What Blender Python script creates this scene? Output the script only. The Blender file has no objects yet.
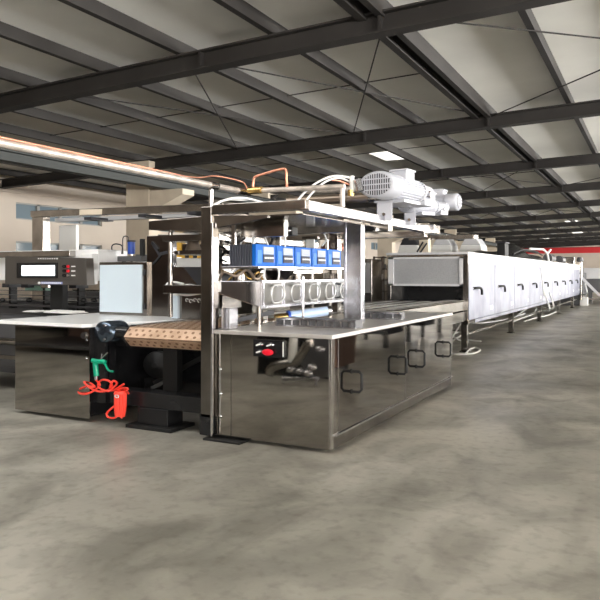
import bpy, math, random
from mathutils import Vector, Matrix
random.seed(7)
S = bpy.context.scene
C = S.collection
PI = math.pi
H = 1.3
YAW = math.radians(27.6)
FPX = 680.0

# ---------------------------------------------------------------- helpers
def ray(px):
    k = (px - 300) / FPX
    s, c = math.sin(YAW), math.cos(YAW)
    return (-s + c * k, c + s * k)

def at(px, py, X=None, Y=None, Z=None):
    """survey helper: where a sight line of the photograph meets a known plane of the hall"""
    x, y = ray(px)
    if Y is not None: t = Y / y
    elif X is not None: t = X / x
    else: t = FPX * (H - Z) / (py - 274)
    return Vector((x * t, y * t, H - (py - 274) * t / FPX))

class MB:
    def __init__(self): self.v = []; self.f = []; self.s = []
    def add(self, vs, fs, smooth=False):
        n = len(self.v); self.v += [tuple(p) for p in vs]
        for f in fs: self.f.append([i + n for i in f]); self.s.append(smooth)
        return self
    def box(self, x0, x1, y0, y1, z0, z1):
        x0, x1 = sorted((x0, x1)); y0, y1 = sorted((y0, y1)); z0, z1 = sorted((z0, z1))
        vs = [(x0,y0,z0),(x1,y0,z0),(x1,y1,z0),(x0,y1,z0),(x0,y0,z1),(x1,y0,z1),(x1,y1,z1),(x0,y1,z1)]
        return self.add(vs, [(0,3,2,1),(4,5,6,7),(0,1,5,4),(1,2,6,5),(2,3,7,6),(3,0,4,7)])
    def bar(self, a, b, w, h, up=(0,0,1)):
        a = Vector(a); b = Vector(b); d = (b - a).normalized(); up = Vector(up)
        if abs(d.dot(up)) > .98: up = Vector((0,1,0))
        r = d.cross(up).normalized(); u = r.cross(d).normalized()
        vs = []
        for p in (a, b):
            for i, j in ((-1,-1),(1,-1),(1,1),(-1,1)): vs.append(p + r*i*w/2 + u*j*h/2)
        return self.add(vs, [(0,1,2,3),(7,6,5,4),(0,4,5,1),(1,5,6,2),(2,6,7,3),(3,7,4,0)])
    def cone(self, a, b, r0, r1=None, n=20, caps=True, sq=1.0):
        r1 = r0 if r1 is None else r1
        a = Vector(a); b = Vector(b); d = (b - a).normalized()
        up = Vector((0,0,1)) if abs(d.z) < .95 else Vector((0,1,0))
        r = d.cross(up).normalized(); u = r.cross(d).normalized()
        vs = []
        for p, q in ((a, r0), (b, r1)):
            for i in range(n):
                t = 2*PI*i/n; vs.append(p + r*math.cos(t)*q + u*math.sin(t)*q*sq)
        fs = [(i, (i+1)%n, n+(i+1)%n, n+i) for i in range(n)]
        self.add(vs, fs, True)
        if caps:
            self.add(vs[:n], [tuple(range(n))[::-1]]); self.add(vs[n:], [tuple(range(n))])
        return self
    def tube(self, pts, r, n=8, sm=True, closed=False, res=6):
        pts = [Vector(p) for p in pts]
        if sm and len(pts) > 2: pts = spline(pts, res, closed)
        m = len(pts); rings = []
        prev = None
        for i, p in enumerate(pts):
            if closed: d = (pts[(i+1)%m] - pts[i-1])
            else: d = pts[min(i+1,m-1)] - pts[max(i-1,0)]
            if d.length < 1e-9: d = Vector((0,0,1))
            d.normalize()
            if prev is None:
                u = Vector((0,0,1)) if abs(d.z) < .9 else Vector((0,1,0))
            else: u = prev
            u = (u - d*u.dot(d))
            if u.length < 1e-6: u = d.orthogonal()
            u.normalize(); w = d.cross(u); prev = u
            rings.append([p + (u*math.cos(2*PI*k/n) + w*math.sin(2*PI*k/n))*r for k in range(n)])
        vs = [q for g in rings for q in g]; fs = []
        mm = m if closed else m-1
        for i in range(mm):
            j = (i+1) % m
            for k in range(n): fs.append((i*n+k, i*n+(k+1)%n, j*n+(k+1)%n, j*n+k))
        self.add(vs, fs, True)
        if not closed:
            self.add(rings[0], [tuple(range(n))[::-1]]); self.add(rings[-1], [tuple(range(n))])
        return self
    def prism(self, poly, axis, a, b):
        """poly: 2D points; axis 'x','y','z' extrusion from a to b"""
        def P(p, q):
            return {'x': (q, p[0], p[1]), 'y': (p[0], q, p[1]), 'z': (p[0], p[1], q)}[axis]
        n = len(poly)
        vs = [P(p, a) for p in poly] + [P(p, b) for p in poly]
        fs = [tuple(range(n))[::-1], tuple(range(n, 2*n))] + [(i, (i+1)%n, n+(i+1)%n, n+i) for i in range(n)]
        return self.add(vs, fs)
    def lathe(self, prof, c, axis=(0,0,1), n=24, sq=1.0):
        c = Vector(c); d = Vector(axis).normalized()
        up = Vector((0,0,1)) if abs(d.z) < .95 else Vector((0,1,0))
        r = d.cross(up).normalized(); u = r.cross(d).normalized()
        vs = []
        for q, h in prof:
            for i in range(n):
                t = 2*PI*i/n; vs.append(c + d*h + r*math.cos(t)*q + u*math.sin(t)*q*sq)
        fs = []
        for j in range(len(prof)-1):
            for i in range(n): fs.append((j*n+i, j*n+(i+1)%n, (j+1)*n+(i+1)%n, (j+1)*n+i))
        self.add(vs, fs, True)
        self.add(vs[:n], [tuple(range(n))[::-1]]); self.add(vs[-n:], [tuple(range(n))])
        return self
    def build(self, name, m, parent=None, bevel=0):
        me = bpy.data.meshes.new(name); me.from_pydata(self.v, [], self.f)
        me.polygons.foreach_set('use_smooth', self.s); me.update()
        import bmesh
        bm = bmesh.new(); bm.from_mesh(me); bmesh.ops.recalc_face_normals(bm, faces=bm.faces); bm.to_mesh(me); bm.free()
        o = bpy.data.objects.new(name, me); C.objects.link(o); me.materials.append(m)
        if parent is not None:
            o.parent = parent
            loc = parent.location.copy(); q = parent
            while q.parent is not None: q = q.parent; loc = loc + q.location
            for v in me.vertices: v.co -= loc
        if bevel:
            b = o.modifiers.new('bevel', 'BEVEL'); b.width = bevel; b.segments = 2; b.limit_method = 'ANGLE'
        return o

def spline(P, res=6, closed=False):
    n = len(P); out = []
    rng = range(n if closed else n-1)
    for i in rng:
        p0 = P[(i-1)%n] if closed or i > 0 else P[0]*2 - P[1]
        p1 = P[i]; p2 = P[(i+1)%n]
        p3 = P[(i+2)%n] if closed or i+2 < n else P[-1]*2 - P[-2]
        for k in range(res):
            t = k/res
            out.append(.5*((2*p1) + (p2-p0)*t + (2*p0-5*p1+4*p2-p3)*t*t + (-p0+3*p1-3*p2+p3)*t**3))
    if not closed: out.append(P[-1])
    return out

def thing(name, label, cat, loc=(0,0,0), group=None):
    o = bpy.data.objects.new(name, None); C.objects.link(o); o.location = loc
    o.empty_display_size = .1
    o['label'] = label; o['category'] = cat
    if group: o['group'] = group
    return o
def tag(o, label, cat, group=None):
    o['label'] = label; o['category'] = cat
    if group: o['group'] = group
    return o
def struct(o): o['kind'] = 'structure'; return o
def copy_tree(o, parent=None):
    c = o.copy(); C.objects.link(c)
    if parent is not None: c.parent = parent
    for ch in [k for k in S.objects if k.parent == o]: copy_tree(ch, c)
    return c

# ---------------------------------------------------------------- materials
def mat(name, col, rough=.5, metal=0, noise=None, bump=None, spec=.5, trans=0, alpha=1, coat=0, aniso=None, ior=1.45):
    m = bpy.data.materials.new(name); m.use_nodes = True
    nt = m.node_tree; b = nt.nodes['Principled BSDF']
    b.inputs['Base Color'].default_value = (*col, 1); b.inputs['Roughness'].default_value = rough
    b.inputs['Metallic'].default_value = metal; b.inputs['Specular IOR Level'].default_value = spec
    b.inputs['Transmission Weight'].default_value = trans; b.inputs['Alpha'].default_value = alpha
    b.inputs['Coat Weight'].default_value = coat; b.inputs['IOR'].default_value = ior
    tc = nt.nodes.new('ShaderNodeTexCoord')
    if noise:
        sc, c2, lo, hi = noise[:4]
        mp = nt.nodes.new('ShaderNodeMapping'); mp.inputs['Scale'].default_value = noise[4] if len(noise) > 4 else (1,1,1)
        n = nt.nodes.new('ShaderNodeTexNoise'); n.inputs['Scale'].default_value = sc; n.inputs['Detail'].default_value = 6
        r = nt.nodes.new('ShaderNodeMapRange'); r.inputs['From Min'].default_value = lo; r.inputs['From Max'].default_value = hi
        x = nt.nodes.new('ShaderNodeMix'); x.data_type = 'RGBA'
        x.inputs['A'].default_value = (*col, 1); x.inputs['B'].default_value = (*c2, 1)
        nt.links.new(tc.outputs['Object'], mp.inputs[0]); nt.links.new(mp.outputs[0], n.inputs['Vector'])
        nt.links.new(n.outputs['Fac'], r.inputs['Value']); nt.links.new(r.outputs[0], x.inputs['Factor'])
        nt.links.new(x.outputs['Result'], b.inputs['Base Color'])
    if bump:
        sc, st = bump[:2]
        mp = nt.nodes.new('ShaderNodeMapping'); mp.inputs['Scale'].default_value = bump[2] if len(bump) > 2 else (1,1,1)
        n = nt.nodes.new('ShaderNodeTexNoise'); n.inputs['Scale'].default_value = sc; n.inputs['Detail'].default_value = 3
        bp = nt.nodes.new('ShaderNodeBump'); bp.inputs['Strength'].default_value = st; bp.inputs['Distance'].default_value = .01
        nt.links.new(tc.outputs['Object'], mp.inputs[0]); nt.links.new(mp.outputs[0], n.inputs['Vector'])
        nt.links.new(n.outputs['Fac'], bp.inputs['Height']); nt.links.new(bp.outputs[0], b.inputs['Normal'])
    return m
def emis(name, col, st):
    m = bpy.data.materials.new(name); m.use_nodes = True
    b = m.node_tree.nodes['Principled BSDF']; b.inputs['Base Color'].default_value = (*col, 1)
    b.inputs['Emission Color'].default_value = (*col, 1); b.inputs['Emission Strength'].default_value = st
    return m

M = {}
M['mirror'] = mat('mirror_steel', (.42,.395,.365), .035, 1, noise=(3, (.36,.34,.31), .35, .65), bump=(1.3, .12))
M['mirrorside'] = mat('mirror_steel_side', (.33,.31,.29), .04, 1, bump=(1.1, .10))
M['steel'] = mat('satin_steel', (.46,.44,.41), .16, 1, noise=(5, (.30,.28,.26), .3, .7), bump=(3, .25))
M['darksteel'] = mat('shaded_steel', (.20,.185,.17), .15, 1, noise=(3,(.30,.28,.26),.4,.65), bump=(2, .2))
M['table'] = mat('brushed_worktop', (.66,.63,.61), .35, .55, noise=(8, (.54,.51,.49), .3, .7, (1,.15,1)))
M['silver'] = mat('bright_steel', (.60,.60,.62), .20, 1, noise=(6, (.42,.42,.45), .35, .65))
M['film'] = mat('filmed_steel', (.27,.28,.35), .45, .1, noise=(2.2, (.17,.18,.235), .4, .7, (1,1,1)), bump=(5, .15))
M['film2'] = mat('oven_top_cover', (.62,.62,.64), .4, 0)
M['bluefilm'] = mat('blue_film_panel', (.60,.70,.78), .3, 0)
M['greypanel'] = mat('grey_window_panel', (.44,.45,.47), .3, .3, noise=(60, (.38,.39,.41), .4, .6))
M['black'] = mat('black_paint', (.008,.008,.009), .25, 0, noise=(4, (.016,.016,.017), .4, .7))
M['blackmat'] = mat('black_rubber', (.007,.007,.007), .6)
M['roller'] = mat('roller_steel', (.10,.13,.17), .2, .9)
M['copper'] = mat('mould_copper', (.52,.36,.25), .45, .3, noise=(9, (.38,.25,.16), .35, .65))
M['cup'] = mat('mould_hole', (.20,.11,.06), .5, .3)
M['copperpipe'] = mat('copper_pipe', (.80,.36,.24), .35, .6)
M['pipe'] = mat('bare_pipe', (.74,.66,.60), .45, .6, noise=(8, (.5,.45,.4), .4, .6))
M['brownpipe'] = mat('worn_pipe', (.30,.24,.19), .35, .7)
M['blue'] = mat('pump_blue', (.004,.115,.50), .5, spec=.25)
M['lightblue'] = mat('pump_label', (.07,.22,.55), .5, spec=.25)
M['ribgrey'] = mat('pump_grey', (.07,.075,.095), .5)
M['btngrey'] = mat('button_pad', (.075,.08,.10), .6, spec=.2)
M['lcd'] = mat('display_window', (.42,.46,.50), .5, spec=.2)
M['white'] = mat('white_plastic', (.82,.82,.80), .4)
M['motor'] = mat('white_motor_paint', (.52,.53,.58), .38, 0)
M['dark'] = mat('dark_grille', (.03,.03,.035), .5)
M['green'] = mat('green_plastic', (.0,.30,.17), .35)
M['red'] = mat('red_hose', (.95,.07,.045), .3)
M['redpaint'] = mat('red_sign', (.62,.03,.035), .5)
M['redbtn'] = mat('red_button', (.75,.01,.03), .3)
M['screen'] = emis('hmi_screen', (.82,.92,1.0), 1.0)
M['logo'] = mat('logo_blue', (.30,.34,.62), .4)
M['yellow'] = mat('yellow_board', (.80,.48,.08), .5)
M['filter'] = mat('blue_filter', (.02,.08,.45), .3)
M['cream'] = mat('cream_paint', (.74,.65,.52), .7, noise=(1.5, (.60,.51,.40), .4, .7))
M['wall'] = mat('wall_plaster', (.70,.62,.53), .8, noise=(.6, (.62,.54,.46), .35, .7))
M['roofpanel'] = mat('roof_sheet', (.85,.84,.79), .7, noise=(.35, (.66,.65,.61), .35, .7))
M['rafter'] = mat('rafter_paint', (.020,.017,.015), .7, noise=(1, (.035,.031,.028), .4, .7))
M['craneg'] = mat('grey_green_paint', (.045,.05,.047), .6)
M['whitetop'] = mat('white_bright_top', (.88,.88,.88), .25)  # window glare on steel put into the colour as plain white
M['hopperglass'] = mat('hopper_glass', (.16,.155,.145), .12, 0)
M['loop'] = mat('loop_grey', (.50,.50,.49), .25, .4)
M['winglass'] = mat('window_glass', (.20,.26,.30), .08, 0, spec=.8)
M['winframe'] = mat('window_frame', (.38,.38,.36), .5)
M['brown'] = mat('brown_board', (.30,.19,.15), .6)
M['cable'] = mat('white_cable', (.80,.80,.78), .4)
M['clear'] = mat('clear_acrylic', (.9,.92,.93), .03, 0, trans=1, ior=1.2)
M['brass'] = mat('brass', (.62,.42,.15), .25, .9)
M['cyan'] = mat('blue_clear_tube', (.50,.64,.86), .15, .1)
M['moss'] = mat('green_tub', (.20,.33,.26), .6)
M['machgrey'] = mat('machine_grey', (.11,.11,.115), .45, .3)

def floor_mat():
    m = bpy.data.materials.new('concrete_floor'); m.use_nodes = True; nt = m.node_tree; L = nt.links
    b = nt.nodes['Principled BSDF']; tc = nt.nodes.new('ShaderNodeTexCoord')
    def noise(sc, det, vec=(1,1,1), dist=0):
        mp = nt.nodes.new('ShaderNodeMapping'); mp.inputs['Scale'].default_value = vec
        n = nt.nodes.new('ShaderNodeTexNoise'); n.inputs['Scale'].default_value = sc; n.inputs['Detail'].default_value = det
        n.inputs['Distortion'].default_value = dist
        L.new(tc.outputs['Object'], mp.inputs[0]); L.new(mp.outputs[0], n.inputs['Vector']); return n.outputs['Fac']
    def ramp(x, a, ca, bb, cb):
        r = nt.nodes.new('ShaderNodeValToRGB'); r.color_ramp.elements[0].position = a; r.color_ramp.elements[1].position = bb
        r.color_ramp.elements[0].color = (*ca,1); r.color_ramp.elements[1].color = (*cb,1); L.new(x, r.inputs[0]); return r.outputs[0]
    def mul(a, c, f=1):
        x = nt.nodes.new('ShaderNodeMix'); x.data_type = 'RGBA'; x.blend_type = 'MULTIPLY'; x.inputs['Factor'].default_value = f
        L.new(a, x.inputs['A']); L.new(c, x.inputs['B']); return x.outputs['Result']
    base = ramp(noise(.55, 5, dist=.8), .32, (.25,.24,.205), .68, (.46,.44,.385))
    blot = ramp(noise(1.7, 6, (1,.7,1), 1.2), .36, (.58,.575,.57), .58, (1,1,1))
    spk = ramp(noise(14, 6), .30, (.72,.71,.70), .5, (1,1,1))
    scr = ramp(noise(3.2, 4, (1,.12,1), .4), .33, (.70,.69,.68), .42, (1,1,1))
    c = mul(mul(mul(base, blot, .9), spk, .7), scr, .5)
    L.new(c, b.inputs['Base Color'])
    r = ramp(noise(1.1, 4), .3, (.28,.28,.28), .7, (.50,.50,.50)); L.new(r, b.inputs['Roughness'])
    b.inputs['Specular IOR Level'].default_value = .45
    bp = nt.nodes.new('ShaderNodeBump'); bp.inputs['Strength'].default_value = .12; bp.inputs['Distance'].default_value = .01
    L.new(noise(25, 4), bp.inputs['Height']); L.new(bp.outputs[0], b.inputs['Normal'])
    return m
M['floor'] = floor_mat()

# ---------------------------------------------------------------- setting
XL, XR, YB, YF = -17.2, 13.0, -9.0, 80.0
struct(MB().box(XL-.3, XR+.3, YB-.3, YF+.3, -.2, 0).build('floor', M['floor']))
def roofh(x): return 4.42 + .026 * x          # rafter centre line
# left wall with two bands of windows
UP0, UP1, LO0, LO1 = 2.70, 2.33, 1.90, 1.30   # upper/lower band heights
wa = at(0, 219, X=XL); wb = at(16, 202, X=XL); wc = at(16, 219, X=XL)
zu1, zu0 = at(16, 202, X=XL).z, at(16, 219, X=XL).z
zl1 = at(18, 241, X=XL).z; zl0 = zl1 - .62
m = MB()
m.box(XL-.3, XL, YB, YF, 0, zl0); m.box(XL-.3, XL, YB, YF, zl1, zu0); m.box(XL-.3, XL, YB, YF, zu1, 4.6)
wy = []                                        # window spans along the wall
y = at(16, 210, X=XL).y; wl = (at(102, 210, X=XL).y - y)
spans = [(y + i*(wl + 2.2), y + i*(wl + 2.2) + wl) for i in range(-1, 7)]
edges = [YB] + [e for s in spans for e in s] + [YF]
for i in range(0, len(edges), 2):
    m.box(XL-.3, XL, edges[i], edges[i+1], zl0, zl1); m.box(XL-.3, XL, edges[i], edges[i+1], zu0, zu1)
m.box(XL, XL+.06, YB, YF, 4.0-.25, 4.0-.19)
wl_o = struct(m.build('wall_left', M['wall']))
n = 0
for (a, b) in spans:
    for (z0, z1) in ((zl0, zl1), (zu0, zu1)):
        n += 1
        g = MB().box(XL-.16, XL-.14, a, b, z0, z1).build('window_%d' % n, M['winglass']); struct(g)
        f = MB(); k = 4; w = (b-a)/k
        f.box(XL-.2, XL-.06, a, b, z0, z0+.04); f.box(XL-.2, XL-.06, a, b, z1-.04, z1)
        for i in range(k+1): f.box(XL-.2, XL-.06, a+w*i-.05, a+w*i+.05, z0, z1)
        f.build('window_frame', M['winframe'], g)
struct(MB().box(XL-.3, XR+.3, YF, YF+.3, 0, 5).build('wall_far', M['wall']))
struct(MB().box(XL-.3, XR+.3, YB-.3, YB, 0, 5).build('wall_back', M['wall']))
# right wall: sill, header and piers around wide openings
m = MB(); m.box(XR, XR+.3, YB, YF, 0, .75); m.box(XR, XR+.3, YB, YF, 3.9, 5.2)
yy = YB
piers = []
while yy < YF:
    m.box(XR, XR+.3, yy, yy+1.0, .75, 3.9); piers.append(yy); yy += 6.0
struct(m.build('wall_right', M['wall']))
for i, p in enumerate(piers[:-1]):
    n += 1
    f = MB()
    for z in (.75, 2.3, 3.86): f.box(XR+.08, XR+.16, p+1, p+6, z, z+.05)
    for k in range(5): f.box(XR+.08, XR+.16, p+1+k*1.25-.03, p+1+k*1.25+.03, .75, 3.9)
    struct(f.build('window_%d' % n, M['winframe']))
# roof: sloping sheet, rafters, purlins, tie rods
ceil = MB(); z = lambda x: roofh(x) + .30
ceil.prism([(XL-.4, z(XL-.4)), (XR+.4, z(XR+.4)), (XR+.4, z(XR+.4)+.1), (XL-.4, z(XL-.4)+.1)], 'y', YB-.3, YF+.3)
ceil = struct(ceil.build('ceiling', M['roofpanel']))
RY = [1.8 + 6*i for i in range(-1, 13)]
for ry in RY:
    r = MB(); dx = (XR - XL)
    def sl(z0, z1, w):
        r.prism([(XL, roofh(XL)+z0), (XR, roofh(XR)+z0), (XR, roofh(XR)+z1), (XL, roofh(XL)+z1)], 'y', ry-w, ry+w)
    sl(-.13, -.105, .11); sl(.105, .13, .11); sl(-.105, .105, .02)
    for xx in (-11.8, -5.6, -2.95, 3): r.box(xx-.02, xx+.02, ry-.1, ry+.1, roofh(xx)-.11, roofh(xx)+.11)
    # haunch where the rafter meets the column
    r.prism([(-12.4, roofh(-12.4)-.17), (-11.2, roofh(-11.2)-.17), (-11.4, roofh(-11.8)-.34), (-12.2, roofh(-11.8)-.34)], 'y', ry-.1, ry+.1)
    r.build('rafter', M['rafter'], ceil)
px_ = [-1.45 - 1.5*i for i in range(0, 11)] + [.05 + 1.5*i for i in range(9)]
for xx in px_:
    big = abs(xx + 2.95) < .01
    r = MB(); z0 = roofh(xx) + .13; w = .045
    r.box(xx-w, xx+w, YB, YF, z0-(.06 if big else 0), z0+.17)
    if big: r.box(xx-.30, xx-.19, YB, YF, z0-.06, z0+.17)
    r.build('purlin', M['rafter'], ceil)
for i, ry in enumerate(RY[:-1]):
    if i % 2 == 0:
        for (xa, xb) in ((-2.9, 3), (-5.9, -2.9), (-8.9, -5.9)):
            r = MB(); r.tube([(xa, ry, roofh(xa)+.1), (xb, ry+6, roofh(xb)+.1)], .012, 6, False)
            r.tube([(xb, ry, roofh(xb)+.1), (xa, ry+6, roofh(xa)+.1)], .012, 6, False)
            r.build('tie_rod', M['rafter'], ceil)
    for xa in (-4.45, -7.45, -10.45, 1.5):     # sag rods with small cleats under the sheets
        r = MB(); r.box(xa-.02, xa+.02, ry+2.9, ry+2.94, roofh(xa)+.12, roofh(xa)+.2); r.tube([(xa-1.5, ry+3, roofh(xa-1.5)+.26), (xa+1.5, ry+3, roofh(xa+1.5)+.26)], .01, 6, False)
        r.build('sag_rod', M['rafter'], ceil)
# translucent roof lights
M['rooflight'] = emis('roof_light_sheet', (1, .98, .92), 1.0)
for (xa, ya, l) in ((-6.6, 17.0, 1.3), (-4.8, 45, 4), (-9, 62, 4), (-5.6, 55, 4), (-3.9, 62, 4)):
    n += 1
    zz = roofh(xa) + .29
    struct(MB().box(xa-.2, xa+.5, ya, ya+l, zz-.01, zz+.03).build('window_%d' % n, M['rooflight']))
# columns in front of the left wall with corbels that carry the crane beam
for i, ry in enumerate([7.8, 13.8, 19.8, 25.8, 31.8, 37.8, 43.8, 55.8]):
    c = MB(); xx = -11.8; w = .38
    c.box(xx-w, xx+w, ry-.25, ry+.25, 0, roofh(xx)+.08)
    c = struct(c.build('trim_%d' % (i+1), M['cream'], bevel=.01))
    MB().prism([(xx+w, 2.85), (xx+w, 3.42), (xx+w+1.05, 3.42), (xx+w+1.05, 3.28)], 'y', ry-.24, ry+.24).build('corbel', M['cream'], c)
cb = thing('crane_beam', 'long grey-green steel runway beam carried on the cream column brackets', 'beam', (-10.8, 30, 3.42))
m = MB(); x0 = -10.85
m.box(x0-.02, x0+.02, YB, 74, 3.44, 3.62); m.box(x0-.13, x0+.13, YB, 74, 3.42, 3.45); m.box(x0-.13, x0+.13, YB, 74, 3.60, 3.63)
m.build('girder', M['craneg'], cb)
MB().box(x0-.03, x0+.03, YB, 74, 3.63, 3.69).build('rail', M['darksteel'], cb)
rs = thing('red_banner', 'long red banner strip high on the far end wall', 'banner', (-5, 79.8, 3.6))
MB().box(-13.5, 6, 79.72, 79.8, 3.58, 4.2).build('cloth', M['redpaint'], rs)
MB().box(-13.6, 6.1, 79.8, 79.9, 4.2, 4.24).build('hanging_rail', M['machgrey'], rs)

# ---------------------------------------------------------------- main depositor cabinet
X0, X1, Y0, Y1, ZT = -3.08, -2.07, 4.45, 7.68, .86
t = thing('machine_cabinet', 'large mirror-polished steel cabinet with black side handles at the front of the line', 'cabinet', (-2.57, 6, 0))
MB().box(X0+.01, X1-.012, Y0+.012, Y1, .035, ZT-.03).build('body', M['darksteel'], t)
m = MB().box(X0, X0+.145, Y0-.002, Y0+.01, .03, ZT-.03); m.build('side_strip', M['mirror'], t, .002)
MB().box(X0+.15, X1-.016, Y0-.004, Y0+.01, .03, ZT-.03).build('front_panel', M['mirror'], t, .002)
for zz in (.18, .36, .55): MB().lathe([(.014,0),(.012,.006),(.006,.009)], (X0+.05, Y0-.002, zz), (0,-1,0), 12).build('screw', M['silver'], t)
MB().box(X1-.014, X1+.004, Y0-.008, Y0+.035, .03, ZT-.03).build('corner_post', M['steel'], t, .003)
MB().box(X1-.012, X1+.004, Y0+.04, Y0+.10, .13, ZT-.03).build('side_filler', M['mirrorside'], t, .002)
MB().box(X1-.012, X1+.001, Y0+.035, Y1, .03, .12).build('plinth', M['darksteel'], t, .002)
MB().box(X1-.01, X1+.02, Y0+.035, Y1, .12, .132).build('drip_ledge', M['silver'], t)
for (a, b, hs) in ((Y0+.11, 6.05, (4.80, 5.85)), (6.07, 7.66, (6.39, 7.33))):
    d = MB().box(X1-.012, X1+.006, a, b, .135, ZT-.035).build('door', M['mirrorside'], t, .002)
    for hy in hs:
        p = [(X1, hy, .40), (X1+.07, hy, .40), (X1+.09, hy, .42), (X1+.09, hy, .535), (X1+.07, hy, .555), (X1, hy, .555)]
        hm = MB(); hm.tube(p, .011, 8, False)
        hm.lathe([(.018,0),(.018,.006)], (X1+.006, hy, .40), (1,0,0), 12); hm.lathe([(.018,0),(.018,.006)], (X1+.006, hy, .555), (1,0,0), 12)
        hm.build('handle', M['blackmat'], d)
wt = MB(); wt.box(X0-.02, X1+.015, Y0-.015, Y1+.02, ZT-.03, ZT)
wt.build('worktop', M['table'], t, .004)
for k in range(4): MB().box((X0+.1 if k % 2 else X1-.2), (X0+.2 if k % 2 else X1-.1), (Y0+.1 if k < 2 else Y1-.2), (Y0+.2 if k < 2 else Y1-.1), 0, .035).build('foot', M['blackmat'], t)
# little control panel on the cabinet front
a = at(254, 339, Y=4.44); b = at(285, 358, Y=4.44)
cp = MB().box(a.x, b.x, Y0-.022, Y0-.004, b.z, a.z).build('switch_panel', M['black'], t, .002)
MB().box(b.x-.012, b.x-.006, Y0-.025, Y0-.02, b.z+.01, a.z-.01).build('trim_line', M['white'], cp)
dx = (b.x-a.x)
for i, (fx, fz, mm) in enumerate(((.24,.72,'silver'),(.58,.72,'silver'),(.24,.3,'silver'),(.52,.3,'redbtn'))):
    c = Vector((a.x + dx*fx, Y0-.022, b.z + (a.z-b.z)*fz))
    k = MB().lathe([(.030,0),(.030,.008),(.02,.012),(.018,.03)] if mm == 'silver' else [(.026,0),(.045,.012),(.045,.03),(.03,.036)], c, (0,-1,0), 18, .55)
    k = k.build('button' if mm == 'redbtn' else 'rotary_switch', M[mm], cp)
    if mm == 'redbtn': k['label'] = 'red mushroom stop button'
    else: MB().bar(c + Vector((-.018, -.034, -.006)), c + Vector((.018, -.034, .006)), .008, .010).build('pointer', M['white'], k)

# ---------------------------------------------------------------- gantry frame above
g = thing('gantry_frame', 'tall square-tube steel frame rising over the cabinet with the motors on its beam', 'frame', (-2.7, 5.8, .17))
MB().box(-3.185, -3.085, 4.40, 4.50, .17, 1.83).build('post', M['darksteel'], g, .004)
MB().box(-3.085, -3.070, 4.39, 4.405, .03, 1.70).build('post_edge_strip', M['silver'], g)
a = at(346, 300, Y=5.78); b = at(361.5, 300, Y=5.78)
MB().box(a.x, b.x, 5.78, 5.86, ZT, 1.77).build('post', M['silver'], g, .004)  # brighter steel than the front post, its bright reflection set in the colour
MB().box(a.x-.02, a.x, 5.77, 5.86, ZT, 1.77).build('post_edge_strip', M['silver'], g)
for xx, yy in ((-3.25, 7.1),): MB().box(xx-.05, xx+.05, yy-.05, yy+.05, ZT, 1.8).build('post', M['darksteel'], g, .004)
zb = at(307, 200, Y=4.45).z; zb2 = at(307, 211, Y=4.45).z
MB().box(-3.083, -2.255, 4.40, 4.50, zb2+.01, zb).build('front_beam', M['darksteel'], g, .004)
p1 = at(213, 216, Y=4.46); p2 = at(213, 229, Y=4.46); p3 = at(270, 216, Y=4.46); p4 = at(270, 218, Y=4.46)
MB().prism([(p1.x, p1.z), (p3.x, p3.z), (p4.x, p4.z), (p2.x, p2.z)], 'y', 4.42, 4.46).build('gusset_plate', M['steel'], g)
MB().box(-2.34, -2.25, 4.46, 7.2, 1.765, zb).build('side_beam', M['silver'], g, .004)
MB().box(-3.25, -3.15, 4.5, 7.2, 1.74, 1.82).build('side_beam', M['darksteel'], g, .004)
MB().box(-3.9, -2.20, 6.0, 6.1, 1.70, 1.765).build('cross_beam', M['steel'], g, .004)
MB().box(-3.9, -2.20, 7.1, 7.2, 1.70, 1.765).build('cross_beam', M['steel'], g, .004)
MB().box(-2.30, -2.12, 7.2, 7.42, 1.74, 1.84).build('beam_end_block', M['steel'], g, .006)
MB().box(-3.15, -2.34, 4.52, 6.0, 1.745, 1.755).build('top_tray', M['darksteel'], g)
MB().box(-3.0, -2.6, 4.7, 4.76, 1.60, 1.745).build('hanger', M['steel'], g)

# shelf and pumps
sh = thing('pump_shelf', 'thin steel shelf hung in the frame that carries the blue pump controllers', 'shelf', (-3.1, 5.8, 1.35))
MB().box(-3.30, -2.93, 4.86, 7.0, 1.350, 1.366).build('shelf_plate', M['silver'], sh, .002)
for yy in (5.0, 6.9): MB().box(-3.29, -3.26, yy, yy+.03, 1.366, 1.74).build('hanger_rod', M['steel'], sh)
MB().box(-3.32, -3.30, 4.86, 7.0, 1.31, 1.39).build('back_lip', M['steel'], sh)
def make_pump(y0):
    p = thing('pump_controller', 'x', 'pump', (-3.0, y0, 1.366), 'blue pump controllers on the frame shelf')
    zt = 1.366 + .188; W = .335
    m = MB(); m.box(-3.235, -3.015, y0+.01, y0+W-.01, 1.367, zt-.004)
    for k in range(9): m.box(-3.245+.026*k, -3.233+.026*k, y0+.0, y0+W-.0, 1.368, zt-.002)
    m.build('ribbed_housing', M['ribgrey'], p)
    f = MB().box(-3.02, -2.98, y0, y0+W, 1.367, zt).build('blue_face', M['blue'], p, .004)
    MB().box(-2.982, -2.976, y0+.02, y0+.09, 1.39, zt-.05).build('side_label', M['lightblue'], f)
    MB().box(-2.985, -2.972, y0+.115, y0+.29, 1.47, zt-.02).build('display', M['lcd'], f, .002)
    MB().box(-2.981, -2.970, y0+.15, y0+.25, 1.486, 1.492).build('display_mark', M['logo'], f)
    b = MB().box(-2.985, -2.972, y0+.115, y0+.29, 1.400, 1.468).build('button_pad', M['btngrey'], f, .002)
    for k in range(4): MB().box(-2.974, -2.966, y0+.130+.04*k, y0+.154+.04*k, 1.432, 1.446).build('button', M['white'], b)
    MB().box(-2.982, -2.974, y0+.29, y0+.31, 1.40, 1.45).build('latch', M['filter'], f)
    return p
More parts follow.
